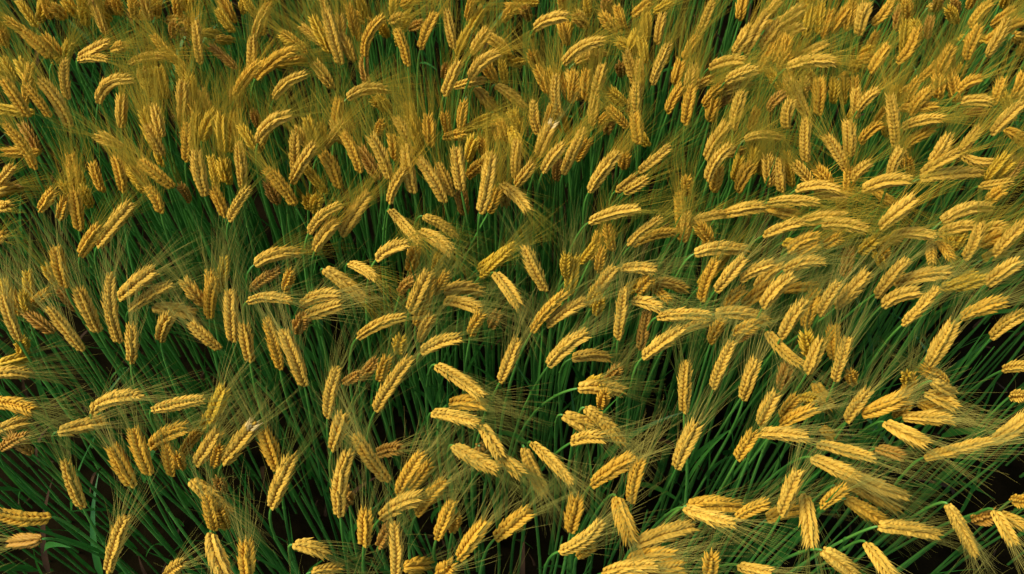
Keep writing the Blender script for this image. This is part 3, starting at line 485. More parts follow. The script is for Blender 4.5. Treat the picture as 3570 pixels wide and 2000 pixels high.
659.4,1380.2,909,676.6,1380.3,931.6,686.2,1398,950.2|g|short deep golden wheat ear tipping up-right, top edge, far right, second from left of four
-20.3,547.8,893.1,-2.6,528.7,905.2,13.6,513.7,904.3|p|short pale gold wheat ear tipping down-right, bottom edge, centre
-561.7,1016.8,897.5,-582.8,1022.6,928.1,-606.5,1036.2,948.8|g|deep golden wheat ear tipping up-left, upper part, left, left one of two
348,976.6,875.3,378,974.6,901.2,412.1,970,911|p|pale gold wheat ear tipping right, upper part, right, leftmost of four
298.1,811.3,875.3,298.6,830.4,912.8,315.8,850.4,936.3|g|deep golden wheat ear tipping up, middle band, centre right
-488.9,1214.1,893.2,-468.6,1230.2,931.1,-435.6,1244,953|g|deep golden wheat ear tipping up-right, top edge, left
-573.1,963.8,899.3,-572.8,974.8,926.5,-587.3,988.2,940.5|g|short deep golden wheat ear tipping up-left, upper part, left
469.6,1132.2,908.5,460.6,1143.5,936.4,472.2,1160,952.9|p|short bowed pale gold wheat ear tipping up, top edge, right
182.9,787.2,918.7,204.5,778.5,934.8,223.9,764.9,933.2|p|short pale gold wheat ear tipping right, middle band, centre right, lower one of two
-785.9,1307.4,891,-751.6,1303.7,910.5,-722.1,1290.9,910|p|short bowed pale gold wheat ear tipping right, top edge, far left
453.5,666.2,884,463.9,651.3,866.9,484,644.1,839.5|g|short deep golden wheat ear tipping down-right, lower part, right
-72.6,1306.5,909.9,-57.6,1312.4,934.6,-41.6,1325.9,949.8|p|short pale gold wheat ear tipping up-right, top edge, centre
-356.6,371.2,887.4,-350.9,388,918.1,-352.4,407.7,936.5|g|deep golden wheat ear tipping up, bottom edge, left
490.4,1364.4,883,505.2,1368,907.1,531.1,1368.2,914.3|p|short pale gold wheat ear tipping up-right, top edge, right, third from left of six
-177.1,1110.1,896.5,-181.8,1119.9,923.1,-196,1133.9,937.6|p|short pale gold wheat ear tipping up-left, upper part, centre left
794.6,1212.7,885.3,812,1207.2,903.1,835.1,1198.3,904.2|p|short pale gold wheat ear tipping right, top edge, far right
-480.3,795.1,850.8,-475.1,813.4,887.4,-461.9,835.8,911.1|g|deep golden wheat ear tipping up, middle band, left
596.1,1170.7,913.5,604.2,1177.1,938,623.3,1185.4,949.2|p|short pale gold wheat ear tipping up-right, top edge, right, rightmost of six
843.7,1197.2,896.7,844.5,1205.5,922.3,849.9,1222,938.7|g|short deep golden wheat ear tipping up, top edge, far right
-780.3,678.1,884.6,-756,687.6,882.9,-736.6,689.9,861.9|p|short pale gold wheat ear tipping right, lower part, far left, upper one of two
-327.6,790.9,896,-297.7,800.7,926.9,-260.1,789.2,929.4|p|bowed pale gold wheat ear tipping right, middle band, centre left
370.3,820.5,842.6,388.9,830.6,873.8,417.8,836.6,888|g|deep golden wheat ear tipping up-right, middle band, right
-430.2,585.1,922.6,-414.9,598.8,952.9,-401.6,616.6,970.2|y|short olive gold wheat ear tipping up-right, lower part, left
-851.2,1337.5,864.5,-865.3,1344.9,895.9,-888.8,1356.7,915.9|g|deep golden wheat ear tipping up-left, top edge, far left, uppermost of three
-148.9,978.7,870.5,-116.9,975,857.9,-93.7,965.5,826.8|p|pale gold wheat ear tipping down-right, upper part, centre, left one of two
881.2,1372.8,869.3,902,1377.4,902,934.8,1380.3,918.8|g|deep golden wheat ear tipping up-right, top edge, far right, rightmost of three
349,1402.9,854.3,362.9,1414.1,888.6,373.5,1435.8,914.5|p|pale gold wheat ear tipping up-right, top edge, centre right
-565.8,1100.2,859.9,-556,1115.9,894.7,-553.5,1138.7,919.9|g|deep golden wheat ear tipping up, upper part, left
462.2,779,847.3,463.8,795,881.1,472.5,815.5,902.8|g|deep golden wheat ear tipping up, middle band, right
130.7,820.3,866.1,140.6,835,899.2,161.9,850.1,917.6|p|pale gold wheat ear tipping up-right, middle band, centre right, leftmost of three
-757.5,590.8,875.6,-737,602.3,876.1,-720.1,613.9,862.2|p|short pale gold wheat ear tipping right, lower part, far left, lower one of two
-203.6,993.9,884.3,-196,1009.7,918.8,-173.4,1026.4,938.8|p|pale gold wheat ear tipping up-right, upper part, centre left, right one of two
-295,1038.2,866.8,-297.1,1054.1,901.7,-316.3,1071.1,922.1|g|deep golden wheat ear tipping up-left, upper part, centre left, left one of two
90.8,712.2,871.4,120.8,724.4,870.2,153.3,725,847.1|p|bowed pale gold wheat ear tipping right, lower part, centre right
691.2,927.8,888.9,710.1,929.9,915,739.4,925.2,921.2|p|pale gold wheat ear tipping right, middle band, far right, right one of two
495.1,1388.1,898,508.5,1389.9,919.4,527.9,1397.3,930.1|p|short pale gold wheat ear tipping up-right, top edge, right, fourth from left of six
-740.2,1032,863.9,-734.4,1047.2,897.7,-736.2,1069,921.3|g|deep golden wheat ear tipping up, upper part, far left, upper one of two
391.5,844.5,852.2,403.6,857.8,884.2,431,864.1,897.2|p|bowed pale gold wheat ear tipping up-right, middle band, right, upper one of two
421.9,1010.5,852.4,448.6,993.6,866.9,476.5,980,868.7|g|deep golden wheat ear tipping right, upper part, right
788.7,1229.2,895.2,796.8,1233,918.3,818,1233.7,925|g|short bowed deep golden wheat ear tipping up-right, top edge, far right
360.3,1310.2,867.3,386.6,1311,894,421,1300.2,898.5|p|bowed pale gold wheat ear tipping right, top edge, centre right
-471.5,1280,889.4,-462.8,1293.7,922.9,-457.7,1315.6,947.3|p|pale gold wheat ear tipping up, top edge, left, right one of two
434,840.8,860.4,465.9,851,857.7,503,859.7,839.3|g|deep golden wheat ear tipping right, middle band, right
544.2,1199.6,865.8,541.4,1213.9,899.3,537.3,1235.9,923.6|g|deep golden wheat ear tipping up, top edge, right
-106.9,810.4,876.9,-75.1,802.5,895.3,-48.6,785.3,893.4|p|short bowed pale gold wheat ear tipping right, middle band, centre
311.9,460.1,875.9,329.6,466.8,901.3,353.2,471.2,910.5|g|short deep golden wheat ear tipping up-right, bottom edge, right, left one of two
-697,1310,881.4,-657.9,1307.8,905.7,-620.1,1299.4,911.2|p|short pale gold wheat ear tipping right, top edge, left
-94.9,640.3,862.4,-66.1,639.3,884.1,-38.5,628.5,885.1|g|short deep golden wheat ear tipping right, lower part, centre
702.4,1062.6,900.9,714.3,1070.3,929.4,723.7,1089.2,950|p|short pale gold wheat ear tipping up-right, upper part, far right
-101.8,1016.5,873.8,-110.3,1029.5,905.2,-122,1048.5,926.2|p|short pale gold wheat ear tipping up, upper part, centre
-655.5,1024.5,874.1,-648.8,1039.3,906.6,-659,1058.4,927.7|g|short deep golden wheat ear tipping up, upper part, far left
563.2,1023.5,908.6,565.5,1027.4,936.2,582,1029.9,948.3|p|short bowed pale gold wheat ear tipping up-right, upper part, right
219.4,1192.9,868.2,217.7,1206.6,900.8,218.1,1227.9,923.9|p|short pale gold wheat ear tipping up, top edge, centre right, third from left of four
221.6,1267.1,868.7,215.5,1280.7,901.5,201.4,1300.1,923.7|p|short pale gold wheat ear tipping up, top edge, centre right, second from left of four
47.8,1137.5,884.4,33.2,1149.5,915.6,39.1,1171.4,938.2|p|short bowed pale gold wheat ear tipping up, upper part, centre
-412.1,441.1,882,-411,456.6,911.9,-416.3,475,929|g|short deep golden wheat ear tipping up, bottom edge, left, lower one of two
-757.4,950.8,925.2,-735.9,951.6,952.5,-720.1,959.1,969.2|g|short deep golden wheat ear tipping up-right, upper part, far left
-306.8,1153.3,870.6,-304.2,1167,902.6,-297.3,1187.7,924.8|g|short deep golden wheat ear tipping up, upper part, centre left
358.9,462.9,861.5,382.2,476.8,863.8,414.1,482.6,846.2|g|short deep golden wheat ear tipping right, bottom edge, right
230.8,1245.4,870.1,226.5,1258.6,902.3,226,1279.7,925.2|p|short pale gold wheat ear tipping up, top edge, centre right, rightmost of four
199.9,742.5,842.5,203.9,760,877.9,208.8,782.8,901.9|a|brownish amber wheat ear tipping up, middle band, centre right
-785.6,1312,894.6,-748.9,1310.7,918.3,-716.4,1315.5,931.1|p|short pale gold wheat ear tipping up-right, top edge, far left
448.1,904.1,874.2,463.5,913,902.3,491.8,911.5,909.5|g|short bowed deep golden wheat ear tipping up-right, middle band, right
621.8,657.4,867.9,639.2,641.5,879.9,658.7,626.8,877.9|p|short pale gold wheat ear tipping down-right, lower part, far right
696.2,1179.4,889.4,700.5,1191.4,920.4,724,1200.9,935.3|g|short deep golden wheat ear tipping up-right, top edge, far right, third from left of four
456.9,1031.7,864.3,447.9,1045.1,895.3,444.2,1065.7,916.7|p|short pale gold wheat ear tipping up, upper part, right, left one of two
-602,1101.7,874.6,-608.6,1112,903.7,-618.5,1129.9,923.5|p|short pale gold wheat ear tipping up-left, upper part, left
367.4,1237.4,880.8,390.8,1235.4,903.7,418.8,1236.2,913.2|p|short pale gold wheat ear tipping right, top edge, right, lower one of two
-473.8,1408,852.6,-468.9,1421.2,885.3,-452.9,1440.2,907|g|short deep golden wheat ear tipping up, top edge, left
502.6,1011.4,889.1,525.4,998.3,903.6,551.4,992,908.2|p|short pale gold wheat ear tipping right, upper part, right
402.9,1325.5,889.1,417.8,1332,917.2,430,1349.8,937.4|p|short pale gold wheat ear tipping up-right, top edge, right, leftmost of six
499.9,722.1,848.3,491.5,736.5,878.3,492.2,756.2,897.4|g|short deep golden wheat ear tipping up, middle band, right
847.5,1387.4,891.9,852.2,1397.5,922.2,875.6,1406.5,937.3|g|short deep golden wheat ear tipping up-right, top edge, far right, rightmost of four
779.3,1118.1,863,794.2,1087.2,868.1,824.1,1088.3,876.9|p|short bowed pale gold wheat ear tipping right, upper part, far right
307.8,392.9,881.5,325.5,381.2,895.9,346.9,377.5,900|p|short pale gold wheat ear tipping right, bottom edge, right"""
REST = """115.5,1324.5,866,142.4,1346.3,870,178,1360.5,854.3|p
434.7,1037.3,871.7,429.4,1050.2,901.7,425.9,1069.9,921.9|p
-376.9,1331.6,880.9,-390.4,1339.8,909.7,-416.7,1346.3,922.9|g
799.8,1235.7,859.8,787.2,1247.9,890.7,775.9,1267.4,911.4|g
-51.9,866.9,858.6,-24.7,876,890.8,1.7,890.9,911.9|y
843,1057.2,837.2,854.6,1066.4,868.1,869.7,1083.9,889.9|a
141.6,1178,862.4,141.9,1190.4,892.7,146.4,1210,913.3|p
341.3,1217.9,869.5,351.6,1227.8,898.8,377,1235.8,911.9|g
685.7,1130.6,863.9,700.2,1134.5,889.1,723.4,1140.5,900.9|g
270.9,1374.3,862.6,271.9,1386,893.2,279.1,1405.2,914.3|p
-690.4,1173.6,864.1,-682.4,1185.9,894.1,-680.1,1205.7,914.7|p
-296.3,1396.5,864.2,-296.4,1408.1,894.8,-303.7,1427.4,916|g
228.3,845.7,879,255.8,849,875.4,283,846.2,851.3|p
-891.9,1383.1,875.9,-909.6,1380.4,897.6,-929.9,1390,912.7|g
-617.4,1039.1,850.3,-623.4,1049.2,878.3,-637.4,1064.1,895.3|g
103.9,1211.9,885.1,106.9,1223.3,914.5,109.3,1242.7,934.6|g
591.1,1411,839.1,596.5,1421,868.8,601.2,1440.6,890.2|g
-141.1,1126.4,869.2,-141.9,1138.3,898.6,-144.8,1157.6,918.3|g
-689.9,1027.4,870.1,-695,1037.3,897.6,-698.6,1056,916.6|g
-516.7,1339.2,832.7,-534.6,1346.3,863.3,-561.7,1355.2,880.5|a
-626.1,1131.3,853.8,-626.9,1147.8,891,-636.8,1170.1,917.6|y
707.8,1221.3,862,702.9,1231.2,892.2,719.8,1248.7,909.6|g
-230.6,1074.6,842.6,-244.5,1085.8,874.4,-260.6,1103.8,895.5|a
-325.6,1267.1,860,-337.2,1275.2,887.9,-354.2,1289.4,904.9|p
277.8,1207.3,862.1,283.7,1218.2,891.4,300.6,1232.9,908.3|g
-773.1,641.2,870,-731.7,630.9,887.8,-699.4,618.1,889.2|g
262.1,764.2,865.8,286.5,774.3,865.6,314.1,788.6,853.8|p
-426.8,854.5,837.5,-398.7,861.4,866.2,-369.7,869.2,879.2|a
-335.4,1342.5,873,-348.5,1355.2,908.7,-362.5,1376.5,935.6|y
382.8,1031.9,864,384.6,1043.7,893.3,401.7,1058,908.7|g
-104,1253.7,880,-75.8,1247.8,899.8,-47.4,1245.9,905.9|p
132.5,1241.1,857.2,132.2,1252.6,886.5,133,1272,906.5|g
-292.5,1330.5,864.1,-299.4,1340.4,893.1,-315.4,1355.5,910.5|p
183.1,379,884.9,203.8,379.6,905.1,226,382.8,912.8|g
773,1109.5,877.5,781.9,1115.7,903.1,795.9,1129.6,918.6|p
-596.5,1117.6,906.9,-595.4,1128.2,934.6,-601.4,1145.7,952.5|p
-276,388.6,863.2,-256.4,394.8,857.1,-238,402.1,837.6|p
5.1,1035,874.9,21.5,1041.6,900,36,1056.4,916|p
441.5,1168.9,913.8,446.3,1172.7,939.9,463.6,1177.2,951.7|a
609,1419.3,848.2,616.9,1427.2,875.8,632.9,1441.1,893|g
-146,510.7,861.8,-128.8,517.6,888.6,-115.3,530.2,904.8|g
-66.1,1256.7,876.7,-47.5,1243.5,860.9,-30.7,1236.9,835|p
-846.8,1146.7,821.4,-848.5,1159.9,854.1,-866.2,1175,873.3|a
910.8,1431.3,855.2,926.3,1430.4,877.4,945.5,1440.3,892.1|g
717.2,854.2,844.3,739.7,850.9,867.5,766.3,855.7,880.8|y
-89.8,1157,875.1,-86.8,1167.9,903,-82.8,1186.2,921.4|g
-319.8,1369.2,869.5,-314.1,1379.7,898,-316.7,1398.5,917.5|p
-483.2,561.4,856.4,-467.3,571.5,885.4,-448.8,581.6,899.9|g
-571.3,1222.2,843,-571.2,1237.5,878.7,-572.7,1260.7,905.1|y
-144,749.2,858.7,-135.9,760.6,885.9,-121.7,774.7,899.7|p
603.5,1126,876.9,609.2,1136.3,904.3,633.9,1140,913.1|g
-876.2,1272.5,839.6,-880.2,1285.6,874.1,-892.8,1305.1,898.5|y
318.2,1340,856.6,327.1,1348.1,883.6,341.9,1362.6,899.9|g
201.9,1150.8,889.7,182.5,1155.5,913.4,164,1167.4,927.5|g
475.8,1317.6,876.8,481.4,1326.1,903.5,492.2,1342,920.7|g
280.9,924.6,874.2,281.9,935.7,900.9,281.4,953.5,917.7|p
-504.7,1126.4,852.6,-503.7,1141.9,887.7,-500.2,1165,913.2|y
599.9,1175.2,887.2,595.5,1185.5,914.4,594.1,1203.6,932.2|p
507.3,1038.7,873.6,489.7,1047,899.3,469.6,1058.1,912.1|p
590.6,652.6,847.5,598,660,874.6,596,677.3,892.7|g
-135.3,804.6,870.1,-133.1,815.6,897.3,-127.1,831.8,913.7|g
64.3,1253.8,862.4,55.5,1263,889.2,43.3,1278.8,906|g
-533.8,731.5,892,-526.6,742.3,921.6,-508.7,753.7,936.9|p
-335.2,1102.3,879.3,-337.6,1116.6,912.7,-347.3,1137,935.7|y
-677.3,1416.9,883,-677.7,1417.7,908.3,-680,1427.9,925.2|p
92.4,839.7,851.9,93.1,855.6,885,100.3,876.5,907|y
479.8,1050.2,854.4,467.7,1064.8,887.7,461.5,1086.7,911.4|y
306.9,741.1,866.1,309.7,750,894.7,321.2,761.8,910.2|g
668.9,684.2,842.1,645.2,690.3,869.4,620,691,878.7|g
-558.4,1198.3,854.7,-566.8,1204.7,879.1,-575.9,1220.2,894.9|g
628.2,663.5,823.6,638.5,645.4,837,655.1,635.2,839.8|g
-675.2,1121.2,872,-689.7,1120.5,891.7,-709.8,1125.5,900.8|p
340.5,809.4,853.4,344.6,819,881.9,365.1,823.9,892.8|g
-702.9,821.9,825,-714.5,828.4,850.6,-726.5,844.3,867|a
508,1253.9,846.2,502.1,1263.6,872.7,498.1,1281.2,889.8|g
697.9,859.2,838,719.6,852.1,857.2,743.7,858.6,870.1|y
-668.4,442.7,837.8,-694.2,441.6,830.5,-726.1,445.7,812.3|a
-264.8,1291.6,841.6,-275.4,1302.9,872,-265.7,1323.4,892.9|a
187.6,1020.8,879.1,206.3,1018.9,898.7,224.5,1026.6,910|p
177.9,1044.6,850.6,196.5,1044.7,870.3,213.9,1054.7,882|p
815.6,1063.4,851.8,822,1074.6,882.5,841.5,1087.3,900|y
267.2,366.7,890.8,260.2,376.6,924.6,261,389.2,945.4|g
-476.1,846.1,847.3,-459.2,859.6,878.6,-456.7,881.1,899.9|y
-730,777.6,834.4,-742.6,781.8,857.7,-760,792.3,870.7|a
401.1,617.4,862.9,404.1,623.7,893.3,415.6,631.4,909.7|g
162.3,901.3,882.4,155.1,908.3,910.1,151.1,922,927.8|g
-149.6,393.8,867.1,-132.8,399.9,856.5,-116.2,408.5,832.9|g
617.1,656.3,908.9,637.9,651.6,893.6,666.5,655,868.4|p
-150.5,771.7,869.2,-142.7,778.2,898.3,-134.3,789.7,916.5|g
309,1230.2,887.2,311.6,1238.1,911.8,315.8,1254.2,927.3|p
-840.8,1352.5,855.6,-849.5,1355.7,877.7,-862.6,1368,891.2|g
544.7,1042.1,857.7,529,1048,883.5,511.9,1058,897.8|g
-200.1,672.7,875.3,-190.9,678.5,905.9,-182,688.9,924.5|g
907.5,1249.9,850.8,913.6,1256.4,876.3,918.1,1274.2,893.9|g
775.5,946.8,866.6,785.3,947.2,891.2,804,935,893.6|p
-548.1,1155,850.2,-536.9,1169.1,882.3,-513,1183.6,900.2|y
-6.6,1336.2,879.6,-22,1340.1,902.2,-43.8,1345.4,910.7|p
649.3,1426.8,851.1,645.1,1435.1,876.3,646,1451.9,892.7|g
548.4,885,827,548.6,896.5,854.7,550.7,914.7,871.7|a
463.4,901.1,866.8,475.3,898.7,890.3,491,901.8,903|g
-62.6,742.7,890.4,-57.1,748.5,921,-43,755.4,937.9|g
-39.4,992,862.2,-30.1,996.7,889,-23.4,1008.8,906.4|g
581.5,1417.7,846.3,578.9,1429.9,878,581.3,1450.4,900.7|y
-123.1,825.3,876.3,-109.5,827.7,903.8,-100.1,837.7,921.9|g
299.8,1293.8,839.2,304.5,1301.1,863.5,308.4,1317,879.1|g
-502.1,1043.2,860.1,-500.7,1055.9,890.1,-505.7,1075.1,910.1|y
-203.6,1101.5,863.8,-201.4,1107.8,890.9,-204.9,1120.9,908.1|g
-750.6,571.3,857.3,-722.9,574.9,883.3,-698.2,577,893.8|a
597.4,922.2,872,609.1,914.9,893.2,624.3,915.6,905.2|p
138.7,871.7,865.1,140.6,876.8,894.1,144.4,887.8,912.8|g
-712.8,570.3,841.8,-719.3,574.9,868.2,-733.1,581.9,882.1|a
469.1,1421.9,884.9,482.7,1421.5,905.1,496.6,1432.1,918|p
621.4,1048.8,847.5,631,1025.5,858.2,645.6,1010.9,859.5|g
-630.5,1251.4,850.8,-630.2,1263,880.8,-631.8,1282.8,901.8|y
-802.5,705.3,849.9,-780.4,708.9,846.4,-764.1,715.3,829.7|g
547.9,584.6,824.5,562.2,573.9,841.9,578.9,563.5,844.8|a
222.6,849.6,858.2,236.3,829.1,872.4,249.4,812.6,875.1|g
104.4,1383.9,851,98.9,1390.5,875.7,92,1405.1,891.2|g
766.4,1237,867.1,758.2,1242.4,893.4,754.9,1255.7,910.5|g
417.7,1162.4,868.6,420,1166.4,894.9,424.7,1178.1,911.9|g
768.9,924.7,864.4,777,918.3,887,788.9,921,901|g
-638.4,1055.2,832.3,-644.1,1065.3,860.4,-657.5,1080.7,877.6|y
683.1,467.4,879.6,691.8,451.2,893.9,706.8,440.3,896.4|p
415.7,680.2,826.7,416.8,689.7,855.4,421.7,704,872.9|a
112.3,1103,860,119.1,1105.9,886.9,129.5,1114.7,903.3|g
689.1,919.6,883.9,695.5,896.6,897.4,699,875.2,897.4|g
341.4,750.8,881.8,352.3,745.9,907.4,366.3,745.2,921.5|g
-172.6,1179.1,839.2,-176.7,1190.4,868.1,-184.2,1208.6,887.2|y
-764.3,819.7,860.9,-761.4,831.7,888.5,-760.8,850,906|y
-907.2,1431.6,848,-914.6,1440.2,878.5,-930.2,1456,898.8|y
325.5,921.5,871.2,314,924,900.7,297.4,928.4,916.6|g
-655.9,1433.2,863.7,-627.5,1425.1,882.4,-603.2,1412.8,883.7|p
211.8,1421,860.3,202.3,1423.8,885.4,195.1,1435.4,901.8|g
-162.9,871.3,867.8,-159,874.2,897.9,-152,882.5,917.1|g
563.1,613.9,875.8,565.6,613.4,905.5,570.3,619.2,924.9|g
493.2,1310.9,892.4,491.1,1312.9,918.8,492,1323.2,936.3|g
565,1024,871,560.6,1026,899.7,559,1035.1,918.6|g
228.8,1444.7,867.7,244.2,1439.6,888.6,258.9,1445.5,902.1|g
748.3,1455.1,815.8,744.5,1463.9,841.8,748.9,1480.7,858.6|a
-83.3,1429.6,834.4,-70.9,1437.9,861.6,-54.5,1452.6,878.7|y
-526.2,1411.3,856.2,-539,1415.9,881,-550.2,1431.8,898.6|y
-797.9,814.3,853.2,-799,824.2,879,-802.8,841,894.8|y
368.1,1233.2,846.5,381.5,1235,868.8,402.5,1237.8,876.8|a
512.6,939.1,858.3,533.7,951.2,850.6,559.9,966.7,831|g
-770.1,1427.7,850.1,-775.3,1435.1,876.3,-778.9,1453.1,894.9|y
201.1,834.5,860.6,207.9,833.5,889.7,218.1,837,907.3|g
-359.8,831.1,874.8,-349.9,831.7,905.2,-341.9,838.2,925|g
255,1402.3,844.5,251,1412,871.8,251.8,1430.2,890.2|y
-428.4,536.5,879.4,-414,538.3,912.1,-407.4,545.3,933.9|g
-760,984.5,854.4,-742.1,984.1,883.3,-731.2,990.8,902.4|g
-449.5,1124.2,864.6,-455,1132.5,889.7,-467.8,1146.2,904|y
456.6,601.6,867.6,471.9,597.8,848.6,492.3,599.2,817.6|g
-115.8,1169.9,852.3,-114.1,1169.7,880.7,-116.9,1176.8,899.5|g
-865.2,1037,879.5,-842.2,1036.5,906.2,-825,1042.7,922.9|p
876.9,1178.6,852.7,886,1158.3,866.3,896.5,1140.2,866.6|g
248.7,1345.2,844.1,243,1354.3,870.3,238.3,1371.7,887.4|y
-916.9,1301,843.8,-919.1,1308.3,868.7,-929.9,1322.4,883.7|y
415.6,1077,856.5,412.5,1086.4,882.2,412.6,1103,898.2|y
-791.1,712.1,856.8,-770.5,718.6,854.9,-755.5,730.9,842.4|y
-109.8,1162.6,850.1,-88.1,1161.7,869.3,-66.7,1167.5,878.6|y
-82.5,1020.5,813.4,-85.2,1025.2,841.7,-86.2,1036.7,860.1|a
799.8,1288.2,871.8,784.3,1286.3,899.2,779.2,1293,917.9|g
344.2,1036.1,862.1,340.7,1035.1,891.5,339.7,1040.9,911|g
747.4,1427,873.1,736.8,1425.2,900,731.1,1432,918.1|g
599.4,1238.3,851.4,592.7,1247.3,876.7,593.5,1264.2,892.7|y
795.3,1006.3,871.7,796.7,999.1,897.7,802.9,999.6,914.3|g
111.6,898.4,850.9,124.2,901.4,876.4,136.4,911.4,892.3|y
-85.4,1445.5,856.8,-79.9,1443.4,883.3,-75.1,1450,901.1|g
-233.7,696,836.3,-218.5,696.5,865.6,-206.1,702.7,884.4|a
-736.5,862.9,831.8,-739.9,866.9,858.4,-748.1,877,874.7|y
-179.8,839.3,850.6,-171,843.6,881.8,-149.7,842.1,894.9|a
794.2,1418.8,833,790.5,1422.7,858.5,791,1435.2,875.2|a
-765.7,795.7,856.2,-760.2,801.7,885.5,-759.8,813.5,904.2|y
573.9,1225.9,867.4,572.1,1233.6,892.7,568.9,1249.4,908.9|y
363.9,1090.9,891.9,383,1102.8,882.6,404.6,1124,864.8|p
748.3,695.2,866.7,754.3,691.2,892.6,767.7,684,901.6|p
-189.9,436.9,825.2,-177.4,440.2,857.9,-168,447.7,879.1|a
-75.3,1062.6,866.1,-64.9,1058.3,894,-51.4,1058,910.4|g
-201.1,576.5,826.2,-182.2,572.5,854.4,-164,567.4,867.1|a
488,1298.7,876.2,488.6,1294.3,903.2,494.4,1297,920.4|g
-405.8,455.4,852,-404.2,456.5,885.6,-404.2,461.7,907.7|g
-472.3,382.9,870.5,-451.9,383.1,902.7,-434.9,385.4,922.2|p
52.8,1511.2,834.7,27.8,1499.8,848.1,3.3,1497.4,852.9|y
-399.1,1021.5,847.8,-401.9,1021.9,875.8,-407.6,1029.1,893.9|a
-871.3,1430.7,874.6,-865.3,1426.6,901.3,-865.3,1431,919|g
643.7,1184.1,858.9,646.5,1177.1,884.9,650.4,1179.9,902.8|g
835.4,1070.7,849.7,838.9,1072.4,874.9,850.8,1079,889|y
-482.1,1046.7,870.4,-481.5,1050.6,898,-482.3,1062,916.1|y
-580.3,1274,862.8,-587.4,1275.4,886.7,-596.7,1285.8,901.9|y
78.2,1095.4,813,78.6,1097,841.7,81.3,1105.5,860.6|a
451.3,707.6,885.8,440,711.5,916.7,434.7,721,936.9|y
687.4,1072.7,856.4,674.2,1069.4,885.7,666.3,1073.3,905.2|g
381.3,1063.9,855,383.7,1067.3,882.3,385.7,1078.5,900.3|y
331.4,1263.6,869.1,340.5,1253,893.3,352.3,1249.1,907.5|p
-12.5,1276.9,863.2,-15.9,1281.5,889.3,-18.3,1294.4,906.4|y
828.6,1240.8,827.8,837.6,1226.2,846.2,851.5,1216.3,853.4|a
85.2,853.7,878,84.6,857.5,907.8,85.4,867.2,927.3|y
519.1,1227.8,879.3,510.5,1223.4,907.6,507.4,1226.9,926.7|p
663.8,472.1,833.7,666.1,465.8,861.6,673.5,463.3,877.8|a
91.5,411.3,862,99.1,409.4,894.1,107.3,410.9,914.3|g
-757.8,795.7,825.6,-757.1,793.3,854.5,-762.3,796.1,872.5|a
-76.2,1100.6,863.1,-71.1,1103.5,890.9,-64.7,1113.1,908.8|y
146.9,690.7,828.5,153.5,690.1,859.1,161.2,694.3,878.7|a
-709.2,1422.7,884,-700.3,1416.9,911.2,-696.6,1419.8,929.6|g
292.1,1014,880.9,287.9,1009.8,910.7,284.8,1012.4,930.5|g
-937.8,1360.4,873.5,-929.3,1354.2,900.7,-925.9,1356.7,919.2|g
508.9,915.1,878.9,512.8,904.7,905.3,519.6,901.7,922.1|g
-716.4,1446.8,831.2,-718.2,1443.6,856.5,-725.2,1448.4,872.7|a
-328.5,1126.2,863.9,-327.1,1128.3,891.9,-326.9,1138,910.4|y
225.5,1429.1,827.8,210.7,1429.6,851.7,199.6,1439.8,867.4|y
-846.3,1437.1,868.4,-846.1,1427,893.2,-851.9,1424.7,908.7|g
13.8,1181.4,843.9,6.3,1182.6,871,0.7,1191.9,888.9|y
-32.9,1223.5,845,-24.2,1214.7,827.5,-12.7,1214.9,801.5|y
-643.3,1445.1,825.8,-616.3,1425.2,843.1,-595.2,1412.8,847.8|a
-676.7,1443.6,863.7,-670,1440.2,890.9,-661,1445.1,909|g
-840.5,1351.5,839.1,-825.3,1353,865.5,-815.7,1362.9,882.8|y
718.8,919.5,858.3,721.7,916.2,885.7,723.1,923.7,904.6|y
-3.9,1158.8,881.9,3.8,1128.8,892,9.7,1106.2,892.5|y
-160.7,1140.6,832.9,-162.9,1141.4,861,-167.9,1149,879.3|y
755.7,1370.2,877.1,741.1,1369.4,903.7,733.6,1377.5,921.6|y
-838.8,1466.7,841.2,-842,1463.6,865.3,-847.7,1470.7,881.6|y
360.1,769,825.9,365,764.2,855,373.3,763.9,872.8|a
-82.5,441.6,880.4,-79.6,441.9,913.8,-75.1,445.1,935.1|g
-72.8,1189.5,848.8,-55.4,1180.6,871.8,-38.8,1179.7,885.5|y
464.6,513.8,861.4,477.3,512.4,841.3,494.5,515.2,809.7|g
-257.9,683.9,847.5,-241.3,677.3,876.2,-226.9,675.7,893.9|a
-15.9,1458.3,840.7,-7.6,1448.4,866.8,0.8,1447.1,884|g
566.9,906.5,870.4,570.1,901.7,898,578.6,901.8,914.5|y
-709.2,1003.3,864.5,-705.7,1001.3,893.2,-706,1006.5,912.3|y
154.7,1184.8,863.5,162.1,1173.8,889.9,170.4,1170.4,906.9|g
-451,1184.1,849.7,-449.2,1179.5,878.1,-451.2,1182,896.8|a
132.2,634.4,868.3,133.3,631.4,899.7,136,633,919.9|g
200.6,1220,872.4,184.6,1213,897.4,169.7,1213.4,912.9|y
45.5,1307.3,875.6,39.9,1298,903,36.1,1297.4,921.6|g
-236.9,1144.2,879.8,-227,1135.3,907.6,-220.8,1134.6,926.5|g
-214.6,1395.5,878.8,-200.8,1389.5,904,-188.5,1392.1,920.4|y
-622.4,1416.5,896.8,-612.3,1412.2,923.9,-609.8,1416.6,942.2|g
-554.8,1029.7,841.1,-551.1,1025,870.5,-553.4,1026.2,889.4|a
910.2,1347.5,914.5,928.1,1357.5,901.2,951.9,1375.3,878.7|g
152,1314.1,843.7,153.4,1311.2,871.4,155,1316.4,890|y
182.2,1461.7,846.1,179,1458.4,873.1,178.7,1463.8,891.4|a
-747.7,1451.1,863.3,-743.3,1445.7,889.9,-741.3,1449.5,908.2|g
-862.8,1014.1,891.9,-852.3,1024.3,882.4,-847.5,1042.1,863.4|p
-489.9,1452.2,857,-494.5,1449.7,882.1,-501.5,1456.3,898.5|y
